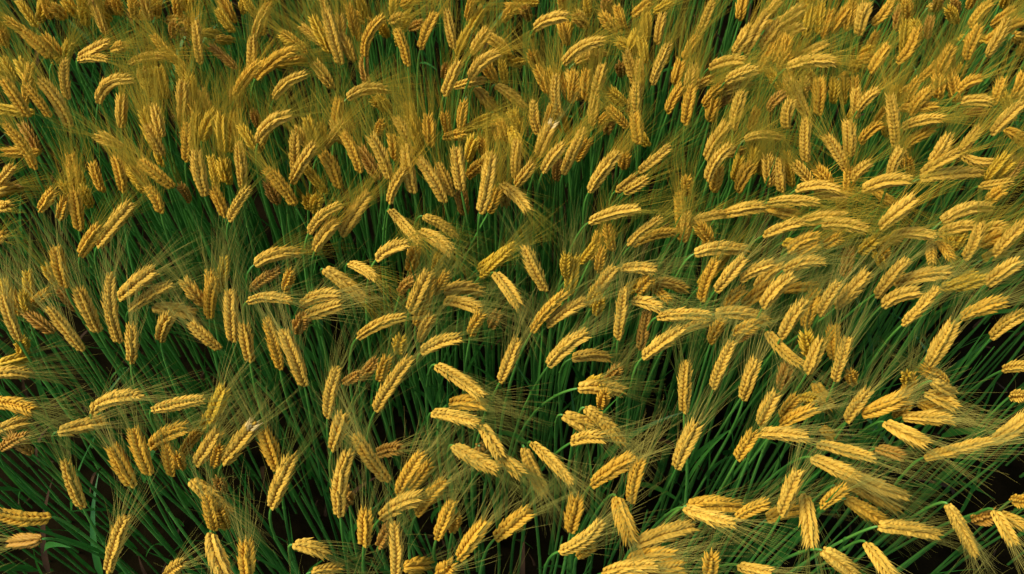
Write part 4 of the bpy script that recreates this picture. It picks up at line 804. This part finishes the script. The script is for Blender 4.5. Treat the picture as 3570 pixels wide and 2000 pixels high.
-339.5,770.5,852,-326.8,766.1,882.5,-318.9,768.1,903|a
-476.7,538.2,866.1,-471.7,535.3,897.6,-469.6,536.9,917.8|g
97.4,1190.9,834.2,88.2,1186.1,861.9,82.4,1189.8,880.8|y
-100.7,386.1,858.8,-89.8,382.9,890.1,-80.7,383.6,909.8|g
431.4,651.3,859.7,436.7,640.4,886,445.2,632.6,900.3|y
-463.1,612.2,840.5,-448.5,611,872.8,-436.1,613.6,893.3|y
135.6,806.8,840.7,136.4,804.8,871.9,138.2,808.4,892.6|y
-11.8,1023.7,837.8,-13.6,1018,867.6,-12.6,1019.3,887.6|a
-595.5,1428.9,836.8,-583.1,1439.2,826.6,-573.9,1456.9,806.9|y
-656.5,1259.2,849.2,-650.5,1254.1,877.3,-650.2,1256.6,895.9|y
-742.8,1359.3,864.2,-721.1,1343.4,887.9,-703.6,1334.4,901.8|p
562.3,1015.9,831.2,554.9,1008.5,860,551.2,1007.9,878.9|g
609.1,892.5,848,594.3,888.7,878.4,583.6,890.9,898.3|y
193.2,1087.8,859.2,190.6,1079.5,887.5,190.5,1078.3,906|g
-746.8,1033.6,853,-745.6,1025.3,880.3,-748.1,1025,898.4|y
-502.9,1249.5,833.1,-499.5,1241.7,861.3,-495.8,1242.3,880.5|a
515.9,671,869.6,503.7,666.3,900,495.1,666.5,919.3|g
146.7,1459,848.7,144.7,1455.8,875.8,140.9,1461.1,893.9|y
756.6,656.8,855.1,754.5,645.5,881.6,758.1,638.5,896.7|p
-278.3,1437.9,869.3,-279,1437.6,895.7,-285.8,1444.8,912.6|y
865.6,1481.5,833.8,852.2,1474.7,861,843.8,1476.6,879.4|a
-814,1436.9,849.7,-806.8,1429.8,876.8,-801.5,1431.7,895.4|y
-33.3,790,831.7,-28.6,785,861.9,-23.1,785.1,881.2|a
169.7,1183.8,837.3,169.4,1175.8,865.7,172.5,1174.7,884.3|a
33.1,1474.6,826.5,28.4,1464.6,853.4,24.8,1463.5,871.7|a
0.7,1338.8,863,-11.8,1325.2,887.1,-25.7,1316.5,900.1|y
709.2,488.4,872,705.4,477.5,898.7,707.2,470.1,913.5|g
-126.8,1319.3,830.9,-122.7,1310.2,858.6,-119,1309,877.2|a
689.2,1243.1,851.3,683,1235.4,879.4,683.4,1234.7,897.7|y
-198.6,1462,816,-184.5,1446.4,839.9,-171.3,1438.9,854.6|a
-769.3,740.9,829.9,-758.8,737.4,861,-752.9,739.4,881.5|y
113.9,678.1,854.8,123,666.4,881.1,132.2,661.9,897.6|y
-642.6,1406.7,850.5,-631.8,1396.1,877.4,-626.4,1394.1,895.4|a
-236.3,1403.6,853.6,-238.9,1392.8,880.3,-241.8,1391,898.4|y
-335.6,1006.2,846.8,-327.4,999.2,875.8,-321.4,999,894.9|y
98.5,1473.6,850,95.4,1465.6,877.1,93.4,1466.4,895.6|g
-421.7,516.9,830.8,-418.1,513.3,862,-418.4,513.5,881.3|a
-520.2,1471.6,846.8,-511,1466.4,873.9,-506,1470,892.2|y
-177.2,735.4,849.6,-171.3,730.8,880.1,-169.1,731.9,900|y
653.9,1361.9,845.8,653.9,1347.2,870.2,658.1,1340.4,885.4|y
-49.3,589.5,825.5,-45.4,589.7,806.4,-41.5,594.4,776|a
570.6,1459.1,858.9,563.9,1451.9,886.1,560.9,1453.4,904.5|y
-226.4,1218.5,859.9,-227.9,1207.8,886.7,-229,1205.5,904.6|y
948.9,1360.5,850.8,941,1347.8,876.4,937.5,1344.1,893.5|g
-234.9,495.5,843.1,-232.9,491.7,874,-233.3,491.6,893.2|a
-296.7,1188.2,832,-288.5,1176.8,858.4,-282.5,1173.2,875.5|a
819.8,1482.2,846.9,811.5,1469.7,872.7,808.7,1465.7,889.6|a
205.1,1332.7,825.4,201.8,1320.9,851.5,200.3,1317.2,868.5|a
-209.3,1480.8,851.7,-196,1471.6,876.8,-182.4,1469.8,892.4|y
861.8,1449.2,881.9,855.5,1438.9,908.3,854.6,1437.4,925.9|g
-873.1,1006.3,858.3,-847.2,990.3,881.9,-827.5,981,895.6|p
-844.9,926.9,870.8,-823.9,917.1,898.2,-808.5,913.3,915.1|p
600.1,674.5,865.5,588.1,667.5,894.5,580.7,665.5,912.6|y
-876.2,1020.9,870.4,-873.2,1033.2,858.5,-876.1,1053.5,837.4|p
-816.2,1483.1,849.5,-808.3,1473.4,876.4,-808.1,1471.6,894|y
634.1,1326.7,846.1,628.7,1311.8,870.4,626.3,1305.7,886|y
945.1,1473.5,858.6,934.2,1462.9,885.5,928.5,1461.2,903.7|y
-624,1477.4,854.9,-614.7,1467,881.9,-607.2,1465.1,900.1|y
-881.4,1381.2,806.2,-856.6,1380.3,828.5,-837.5,1388.1,841.9|y
-872.8,1236.6,828.5,-902.1,1224,850.3,-936.3,1220.4,863.6|y
-835.1,1137.6,837.7,-859.3,1124.8,855.6,-888.7,1118.8,863.6|g
-969.5,1425.9,830.3,-964.4,1416.5,856.5,-964.9,1415.7,873.9|y
-864.9,1462.7,840.8,-866.4,1453.8,865,-872.7,1454,880.7|p
-909.4,1448.9,846.3,-888.2,1460.4,878.3,-881.6,1482,902.5|y
-762.6,1396.1,865.5,-765.1,1405.5,894,-773.4,1423.1,913.5|p
-816.5,1464.3,851.2,-809.8,1455.7,878.1,-809.9,1455.3,895.7|y
-765.3,1441.8,857,-769.6,1431.2,880.2,-779.7,1427.4,893.6|y
-608.9,1411.8,855.6,-600.5,1400.1,881.8,-596.2,1396.9,899.1|p
-562.6,1401,849.1,-551,1411,838.1,-542.4,1430.1,818.4|g
-611.7,1339.9,837.6,-639.4,1344.6,871.8,-661.1,1365.2,901.6|g
-488,1406.7,848.9,-474.3,1418.3,880.1,-455.4,1435.2,900.4|p
-532.1,1445.1,847.8,-539.8,1451.9,873.4,-550.6,1467.3,890.1|g
-540.8,1553.4,816.9,-538.1,1545.7,843.5,-539.9,1546.5,861.3|y
-471.3,1329.8,857.4,-424.6,1342.1,845.5,-381,1373,830.9|g
-385.7,1370.6,859.5,-407.1,1366.3,878.5,-428.7,1374,890.8|y
-642.7,1252.5,849.4,-644.5,1262.8,877.9,-652,1280.5,896.8|y
-668.7,1270.9,862,-660.1,1265.2,890.2,-657.6,1267.3,909.1|p
-629.8,1151.2,848.4,-628.1,1167.1,884.4,-627.5,1190.7,911.1|p
-636.3,1168.7,837.1,-638.5,1179,865.1,-642,1197.5,884|g
-614.1,1108.3,835.8,-615.7,1120.8,866.5,-615.4,1141.4,888.1|y
-543,1210,844.5,-544.5,1220.4,872.4,-551.6,1237.9,890.7|p
-588.6,1192.6,856.1,-578.9,1209.3,893.4,-575,1233.5,921.1|p
-570.7,1156.9,814.3,-564.5,1174.2,851.8,-557.9,1198.5,879.5|y
-548,1160,850.3,-529.9,1169,877.5,-515.6,1185.5,895.2|p
-502.6,1145.7,830,-490.3,1162.4,867,-486.1,1186.7,894.5|y
-447.2,1131.8,846.3,-435.9,1141,872,-427.6,1157.6,888.1|g
-624.5,1047.2,837.2,-634.7,1056.1,865.5,-651.4,1070.5,883.1|y
-558.2,1122.1,841.3,-561,1131.8,868,-571.2,1147.5,884.3|g
-488.4,1066.6,842.5,-486,1067.5,871.2,-487.2,1075.3,889.9|y
-320.9,1049.8,837.5,-335.6,1058.4,865.9,-354,1072.7,883.7|y
-330.4,1119.3,869.2,-305.2,1126.8,898.1,-285.7,1143.9,918.7|p
-340.6,1114.7,861.5,-355.1,1123,889.9,-374.6,1136.5,907.5|p
-300.1,1141.9,858.4,-300.2,1145.2,886,-305.6,1155,903.5|p
-640.3,1050.9,836.7,-635.7,1063,865.4,-627.8,1081.6,883.9|y
-334.6,1350.4,873.1,-359.1,1353.9,902.1,-385.7,1365.4,921.9|p
-320.8,1378.3,842.9,-337.1,1403,891.1,-353.5,1436,930.1|p
-294.7,1409.1,836.4,-295.1,1419.4,864.5,-305.1,1436.3,882.7|g
-924,1306.3,843,-932.7,1301.8,864,-944.2,1308.6,877.8|y
-880.7,1236.5,853.6,-864.9,1253.2,891.3,-852.7,1277.3,919.5|g
-702.9,1436.1,870,-684.5,1427.5,895.9,-668.9,1426.4,912.4|g
-643.1,1508.4,820,-631.2,1497.7,846.9,-623.3,1495.9,865|g
-770,1465,852.8,-763.3,1453.3,879,-760.6,1450.5,896.6|p
-781.6,1496.4,821.3,-776.1,1489.3,848.1,-776.1,1490.6,866|g
-210.2,1375.1,857.1,-208.8,1364.9,884.2,-205.5,1363.1,902.4|y
-228.2,1454.8,851.1,-224.6,1455.3,877.5,-220.9,1464.3,895.1|y
-227.2,1411,885.2,-213.3,1393.4,907.9,-201.2,1385.2,922.2|p
-77.3,1515.3,834.7,-61.7,1509.1,857.7,-48.8,1513.6,873.2|y
-105.7,1360.8,843.3,-92.9,1370.4,872.4,-78.5,1387.4,891.8|y
23.8,1347.7,845.5,11.2,1325.6,865.5,-1.1,1314.6,878.1|y
-29.7,1276.2,871.4,-39.9,1274.3,897.1,-49.3,1280.9,914|g
35,1496.3,839.7,11.5,1481,850.6,-11.7,1479,855.5|g
104.4,1412.2,820.8,106,1420.8,846.3,110,1437.7,862.8|y
144.1,1430.1,850.8,131.2,1423.1,875.9,119.2,1424.7,892.2|p
195.4,1406.9,860.5,180.6,1405.2,884.6,168.3,1412.8,900.3|g
274.7,1478.2,842.9,289.6,1470.8,863.8,304.9,1473.6,876.7|y
205.1,1471,824,186.9,1464.1,846.4,169.7,1465.5,859.8|y
248.4,1387.6,825.7,222.9,1385.8,846,197.4,1389.5,855.6|y
218,1369.4,842.5,225.9,1376.4,867,235,1391.9,882.6|y
106.3,1261.4,830.9,96,1272.2,860.1,86,1290.6,880|g
117.4,1250.8,847.8,112.1,1261.5,876,104.9,1279.6,894.7|p
156.2,1307.3,855.6,151.1,1306.4,883,149,1313.7,901.4|p
66.9,1296.4,848.1,53.1,1301.7,871.1,37.8,1313.9,884.3|y
83.4,1236.3,829.9,76.1,1255.8,872,62.6,1281.3,903.7|y
123.3,1257.5,843.4,130.7,1267.9,872.1,140,1285.9,891.3|g
207.9,1206.7,858.5,212.3,1217.5,887,220.9,1235.3,905.7|p
245.2,1157.6,831.7,225.9,1162.9,855.7,208.8,1175.9,870.4|y
-229.6,1227.6,855.4,-233.9,1215.3,881.2,-241.1,1209.4,896.9|y
-33.9,1208.8,843.9,-27.8,1177.8,852.6,-22.2,1154.9,852.1|g
53.3,1151.7,851.6,64.1,1166.4,886.8,70.8,1189.4,912.9|g
-122,1162.6,850.5,-100.1,1151.9,868.9,-79.3,1149.5,878.3|g
-50.3,1204.7,822.6,-32.3,1195,844.7,-14.4,1192.2,856.8|y
-168.1,1139.5,833.3,-192.3,1135.3,852.2,-211.8,1146.8,866.5|y
-160.9,1160.8,849,-168.8,1169.4,874.7,-180.4,1184.6,890.4|y
-160.5,1140.3,846.6,-168.3,1152.7,877.7,-180.9,1171.1,898.4|y
-57.1,1066.4,877.3,-47.3,1061.9,905.2,-38.1,1064.5,923.3|p
-46,1106.9,858.3,-48.7,1107.3,886.7,-49.8,1115.2,905.7|g
-54.4,1001.3,852.8,-44.2,1001.3,880.6,-37,1009,899.2|p
-7.2,1151.3,851.7,-15.3,1152,878.8,-20,1161.1,897|g
-25.5,1200.7,841.3,-36.8,1192.6,824.6,-50.4,1193.2,799|y
-214.9,1489.3,852.2,-197.4,1474.9,874.4,-180.4,1466.7,886.2|g
-271.5,1457.6,833.7,-286.9,1452.3,854.4,-306,1451.6,864|g
289,1367.1,818.8,292.7,1375.7,844.6,297.4,1392.7,861.5|y
452.1,1311.8,854.3,466.8,1323.4,889.3,481.1,1344.5,915.9|g
441.2,1467.4,832.3,441.7,1475.2,857.1,445.9,1491.5,873|g
476.1,1438.6,848.7,501.6,1441.7,844.6,530.3,1451.8,830.7|g
507.8,1365.2,833,504.8,1372.4,858.1,501.7,1387.9,874.1|g
399.8,1268.7,860.3,415.1,1272.4,884.1,431.9,1285,899.3|g
355.8,1206.9,839.7,357.6,1211,866.2,360.5,1223.1,883.4|g
331.7,1262.3,858.3,329.1,1271.7,884.3,325.7,1289,901|p
503.4,1295.8,822,483.8,1303.4,848.6,467,1318.7,866|y
502.6,1315.9,855.1,507.5,1310.8,880.7,517.4,1312.2,896.2|p
559.6,1414.5,839.6,560.3,1426.3,871.1,564.2,1446.6,893.6|y
566.7,1473.7,832.1,562.2,1486.7,865.4,559.3,1508.4,889.9|y
631.9,1455.1,830,640.9,1461.4,855.8,653.8,1476.3,872.8|g
633.2,1418.9,852.2,634.5,1428.7,880.6,638.5,1447.2,900.3|g
764.4,1494.4,849.9,749,1490.3,876.3,741.2,1495.7,894.3|y
747.9,1384.3,818.9,742.4,1399.7,855.5,740.1,1423.4,883|y
798.4,1469.9,862.5,816.9,1484,851.7,840.4,1508,832.9|p
665.2,1368.3,836.5,672.9,1375.4,862.7,681.8,1392.1,880.7|g
611.3,1315.5,836.9,624.3,1327,824.5,640.9,1349.1,804.5|g
647.3,1346.4,850.9,649.5,1328.6,873.5,655.3,1320,887.5|g
845.3,1434.5,858.7,826.4,1426.8,885.1,812.2,1427.6,902.5|y
843,1400.9,851.6,867.9,1385.8,868.1,897.1,1373.8,872.3|y
871.9,1332.5,874.1,884.7,1343.9,910.8,895.3,1367,940.5|p
920.4,1425.7,843.1,933.3,1424.9,863.4,951.3,1433.3,875.3|y
957,1411,849,950.8,1383.3,865.6,951.9,1366.1,874.5|g
810.2,1287.4,844.9,812.9,1290.9,869.4,819.2,1303.1,885|y
748.5,1295.5,851.5,771.7,1300.9,885,794.7,1318.2,911.7|g
805.5,1253.3,853.1,787.5,1263.5,881.7,772,1280.6,900.5|g
824.5,1265.2,833,840.2,1251.6,845.1,860.6,1252.2,851.8|g
913.9,1217.7,830.8,892.6,1227.1,858.6,877.7,1244.3,877.2|y
910.5,1236.7,867.7,919.8,1236.4,888.6,932.9,1246.1,901.4|p
563.4,1257.1,854.5,542.2,1261.8,877.8,529.4,1277.2,893.5|g
620.4,1236.5,853,612.2,1246.2,879.3,612.1,1263.7,896.3|g
611.3,1222.8,827.1,621.1,1228.3,850.9,633.1,1242.4,866|y
668.4,1202.7,853.5,667.6,1196.5,880.7,669.4,1198.9,899|p
682.3,1201.1,884.8,709.3,1186.3,902.1,740.3,1182.5,912|g
672.3,1183.3,826.3,669.1,1194.8,855,672.6,1213.3,874.1|y
731.7,1233.4,834.2,741.8,1241.2,862.4,758.2,1255.6,880.5|g
706,1255,843.9,703.2,1244.1,870.6,705.6,1240.4,887.6|p
684.6,1089.9,854.5,669.1,1086.7,883.3,660.5,1091.1,902.7|p
904.7,1179.2,830,928.8,1175.1,820.2,959.7,1179.7,801.7|g
797.7,1049.6,857.7,817.7,1039.6,874.3,842.3,1040.5,883.4|p
839.1,1100.1,852.9,862.9,1112.5,846.7,893.7,1129.1,829|p
338.6,1024.3,874.4,341.6,1033.8,899.9,343.1,1051,916|g
395.3,1092.9,834.4,410.9,1092.5,854.9,430.7,1096.5,864.1|y
435.1,1083.9,841.6,426.7,1094.6,868.5,427.7,1112.6,885.8|y
464.9,1071,827.6,447.4,1081.2,856,430.5,1097.3,873.9|y
565.5,1451.9,847.9,552.2,1443.3,874.7,543.3,1443.6,892.8|g
959.9,1502.1,848.4,954.4,1491.3,874.3,956.1,1488.4,890.8|y
-775,807.9,850.4,-748.9,814.1,874.6,-727.3,825.1,887.7|g
-826.5,822.9,836.8,-829.1,826,863.5,-838.5,834.2,879.3|g
-793.3,809.6,835.1,-787.8,819.2,863.1,-793.7,833,879.7|g
-485.7,818.3,840,-475.7,834.6,873.4,-477.8,856.5,896.2|g
-494.4,820.4,843.9,-504.7,829.8,871,-520.2,843.8,886.9|p
-341.6,1024.9,822.6,-342.9,1017,851.1,-344.5,1016.8,870.2|y
-743.7,1070.7,838.9,-742.1,1065.4,866.7,-746.6,1066.4,884.2|y
-57.1,904.5,821.7,-22.6,907.7,851.4,7.5,921.5,873.4|y
-129.1,880.6,827.4,-123.1,887.1,855.9,-118.5,899.9,874.1|y
-140.6,766.1,841.6,-134.3,770.2,872,-130.7,780.1,891.9|y
131.3,921.1,825.4,139.8,930.8,851.2,144.1,948.2,867.6|g
127.6,821.8,843.7,129,818.8,874.8,132.1,821.4,895.1|y
182.8,851.6,824.7,191.9,849.8,853,204.7,851.1,869.2|y
328.9,928.4,840.7,320.5,928.2,870.7,313.2,934.1,890.4|p
455.7,949.2,832.9,469.9,935.5,850.4,486.9,927.1,857.2|y
683.3,925.5,875.8,675.2,896.3,885.9,670.5,874,886.1|p
717.3,908.9,853.2,706.9,910.8,883.2,700.5,918.9,902.9|y
781.1,914,837.5,804.8,926.6,835.3,835.9,942,820.7|y
307.9,870.1,823,325.7,882.2,856.3,347.2,899,878.5|y
706,854.7,834.4,723.8,858.2,860.3,745.6,868.8,876.4|y
603.7,894.8,853.6,597.9,890.3,883.9,595.9,892.1,904|g"""
def parse(txt):
    for ln in txt.strip().split('\n'):
        q = ln.split('|'); v = np.array([float(a) for a in q[0].split(',')]) / 1000
        yield v[0:3], v[3:6], v[6:9], q[1], (q[2] if len(q) > 2 else None)

# ------------------------------------------------------------------ ground
def ground():
    nx, ny = 90, 90; x = np.linspace(-4, 4, nx); y = np.linspace(-3, 6, ny); X, Y = np.meshgrid(x, y)
    Z = .012 * np.sin(X * 9 + np.sin(Y * 4)) * np.sin(Y * 7.3) + rng.normal(0, .006, X.shape) - .012
    i = np.arange(ny - 1)[:, None] * nx + np.arange(nx - 1)[None, :]
    mb = MB(); mb.add(np.stack([X, Y, Z], -1), np.stack([i, i + 1, i + nx + 1, i + nx], -1).reshape(-1, 4))
    # the field's soil goes on beyond the plants
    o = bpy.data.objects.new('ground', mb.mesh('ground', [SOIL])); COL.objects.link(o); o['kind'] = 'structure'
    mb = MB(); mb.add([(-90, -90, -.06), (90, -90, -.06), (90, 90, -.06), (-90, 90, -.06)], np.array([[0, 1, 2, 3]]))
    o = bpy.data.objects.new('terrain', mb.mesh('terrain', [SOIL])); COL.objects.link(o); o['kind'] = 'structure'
ground()

# ------------------------------------------------------------------ the 300 plants that show largest, each its own thing
def child(name, me, parent, mat=None):
    o = bpy.data.objects.new(name, me); COL.objects.link(o); o.parent = parent
    if mat is not None: o.matrix_basis = mat
    return o
def mat4(p, M3, sc):
    m = np.eye(4); m[:3, :3] = M3 * sc; m[:3, 3] = p; return Matrix(m.tolist())

LEAN = np.array([.12, .1, 0])
roots = []
for no, (B, C, T, tone, lab) in enumerate(parse(THINGS)):
    r = random.Random(1000 + no)
    line, root = stalk_line(B, C, r)
    roots.append(root)
    t = bpy.data.objects.new('wheat_plant', None); COL.objects.link(t); t.location = root; t.empty_display_size = .02
    t['label'] = lab; t['category'] = 'wheat plant'; t['group'] = 'bearded wheat plants of the field'
    B0, C0, T0 = B - root, C - root, T - root
    mb = MB(); rad = np.interp(np.linspace(0, 1, len(line)), [0, .15, 1], [.0014, .0021, .0028])
    v, f = tube(line - root, rad, 6); mb.add(v, [f[:24], f[24:]]); mb.mi[0] += 1; child('stalk', mb.mesh('stalk', [STALK, NECK]), t)
    q0 = line[4] - root; ax = unit(line[5] - line[4])                    # the swollen joint part-way down the stalk
    mb2 = MB(); mb2.add(*tube(np.array([q0 - ax * .006, q0 - ax * .002, q0 + ax * .002, q0 + ax * .006]), [.0018, .0030, .0030, .0018], 6)); child('stalk_joint', mb2.mesh('stalk_joint', [NECK]), t)
    fine, nodes, L = ear_layout(B0, C0, T0, r)
    mb = MB(); s = np.linspace(0, 1, 24)
    mb.add(*tube(fine, .0008 + .0032 * np.sin(np.pi * np.clip(s * .9 + .06, 0, 1)) ** .7, 6))
    ear = child('ear', mb.mesh('ear', [EAR[tone]]), t)
    for k, (p, M, sc) in enumerate(nodes):
        src = SPIKE['bleach'] if (tone == 'w' and k > len(nodes) * .80) else SPIKE[tone]
        child('spikelet', src[r.randrange(NV)], ear, mat4(p, M, sc))
    mb = MB(); mb.add(*awn_hairs(nodes, L, r, 2, 7, LEAN)); a = child('awns', mb.mesh('awns', [AWN_GOLD if B[1] > .86 and tone not in 'w' else AWN]), t); a['kind'] = 'stuff'
    for q in range(1):
        k = r.randrange(6, 10); p = line[k] - root
        child('leaf', LEAF_ME[r.randrange(8)], t, Matrix.Translation(p.tolist()) @ Matrix.Rotation(r.uniform(0, 6.283), 4, 'Z'))

# ------------------------------------------------------------------ the rest of the ears: one massed object
mats = [STALK, AWN_GOLD, EAR['p'], EAR['g'], EAR['y'], EAR['a'], LEAF, AWN]
MI = {'p': 2, 'g': 3, 'y': 4, 'a': 5, 'w': 2}
mass = MB()
def mass_plant(B, C, T, tone, r, per=2, step=1):
    line, root = stalk_line(B, C, r, 9)
    mass.add(*tube(line, np.interp(np.linspace(0, 1, 9), [0, .15, 1], [.0014, .0021, .0028]), 4), 0)
    fine, nodes, L = ear_layout(B, C, T, r)
    s = np.linspace(0, 1, 24); f3 = fine[::3]
    mass.add(*tube(f3, .0008 + .0032 * np.sin(np.pi * np.clip(s[::3] * .9 + .06, 0, 1)) ** .7, 5), MI[tone])
    for p, M, sc in nodes[::step]:
        for v, f in LOW[r.randrange(4)]: mass.add((v * sc * (1 if step == 1 else 1.25)) @ M.T + p, f, MI[tone])
    mass.add(*awn_hairs(nodes, L, r, per, 4, LEAN), 1 if B[1] > .86 else 7)
    v, f = LEAFS[r.randrange(8)]; k = r.randrange(5, 7)
    mass.add(v @ rot('Z', r.uniform(0, 6.283)).T + line[k], f, 6)
for no, (B, C, T, tone, lab) in enumerate(parse(REST)):
    mass_plant(B, C, T, tone, random.Random(5000 + no), (3 if B[1] > .95 else 2) if no % 3 else 1)
# the field goes on round the plants in the photograph
r = random.Random(77); cnt = 0
def inside(x, y):                       # the patch of field the photograph shows, at ear height
    return .33 < y < 1.50 and abs(x) < .60 + .29 * y
while cnt < 330:
    x = r.uniform(-1.9, 1.9); y = r.uniform(-.35, 2.7)
    if inside(x, y) or abs(x) > 1.15 + .3 * y: continue
    z = r.gauss(.855, .03); az = r.uniform(0, 6.283); el = r.uniform(.1, 1.2); L = r.uniform(.06, .085)
    d = np.array([math.cos(az) * math.cos(el) + .3, math.sin(az) * math.cos(el) + .2, math.sin(el)]); d = unit(d)
    B = np.array([x, y, z]); T = B + d * L + np.array([0, 0, -.01]); C = B + d * L * .5 + np.array([0, 0, .006])
    mass_plant(B, C, T, r.choice('ppgggya'), r, 1, 2); cnt += 1
o = bpy.data.objects.new('wheat_field', mass.mesh('wheat_field', mats)); COL.objects.link(o)
o['kind'] = 'stuff'; o['label'] = 'mass of golden wheat ears crowded behind and around the nearer plants'; o['category'] = 'wheat'

# ------------------------------------------------------------------ green stems and blades between the plants, dry litter on the soil
mb = MB()
for k in range(2000):
    x = r.uniform(-1.9, 1.9); y = r.uniform(.0, 2.9)
    if abs(x) > .85 + .5 * y or (y < 1.0 and r.random() < .35): continue
    h = r.uniform(.60, .86); a = r.gauss(-.3, 1.2); w = r.uniform(.0, .05)
    p = np.array([[x, y, -.01], [x + w * .2 * math.cos(a) + r.gauss(0, .006), y + w * .2 * math.sin(a) + r.gauss(0, .006), h * .35], [x + w * .5 * math.cos(a) + r.gauss(0, .006), y + w * .5 * math.sin(a) + r.gauss(0, .006), h * .7], [x + w * math.cos(a), y + w * math.sin(a), h]])
    q = r.uniform(.6, 1.15); mb.add(*tube(p, [.0032 * q, .0029 * q, .0024 * q, .0012 * q], 5), 0)
for k in range(900):
    x = r.uniform(-1.9, 1.9); y = r.uniform(.0, 2.9)
    if abs(x) > .85 + .5 * y: continue
    v, f = LEAFS[r.randrange(8)]
    mb.add((v * r.uniform(.8, 1.25)) @ rot('Z', r.uniform(0, 6.283)).T + np.array([x, y, r.uniform(.15, .62)]), f, 1)
for k in range(420):                      # broader flag leaves arching lower down, some already drying
    x = r.uniform(-1.5, 1.5); y = r.uniform(.2, 2.3); v, f = LEAFS[r.randrange(8)]
    v = v * np.array([1.5, 2.1, .8]); v[:, 2] -= 1.6 * v[:, 0] ** 2
    mb.add(v @ rot('Z', r.uniform(0, 6.283)).T + np.array([x, y, r.uniform(.2, .52)]), f, 2 if r.random() < .22 else 1)
o = bpy.data.objects.new('green_stems', mb.mesh('green_stems', [STALK, LEAF, LITTER])); COL.objects.link(o)
o['kind'] = 'stuff'; o['label'] = 'dense green stems and blades under the golden ears'; o['category'] = 'stems'
mb = MB()
for k in range(900):
    x = r.uniform(-1.6, 1.6); y = r.uniform(.1, 2.5)
    v, f = LEAFS[r.randrange(8)]
    v = (v * np.array([.45, 1.2, .12])) @ rot('Z', r.uniform(0, 6.283)).T + np.array([x, y, r.uniform(.004, .02)])
    mb.add(v, f)
o = bpy.data.objects.new('dry_litter', mb.mesh('dry_litter', [LITTER])); COL.objects.link(o)
o['kind'] = 'stuff'; o['label'] = 'brown dry leaf litter on the dark soil'; o['category'] = 'litter'
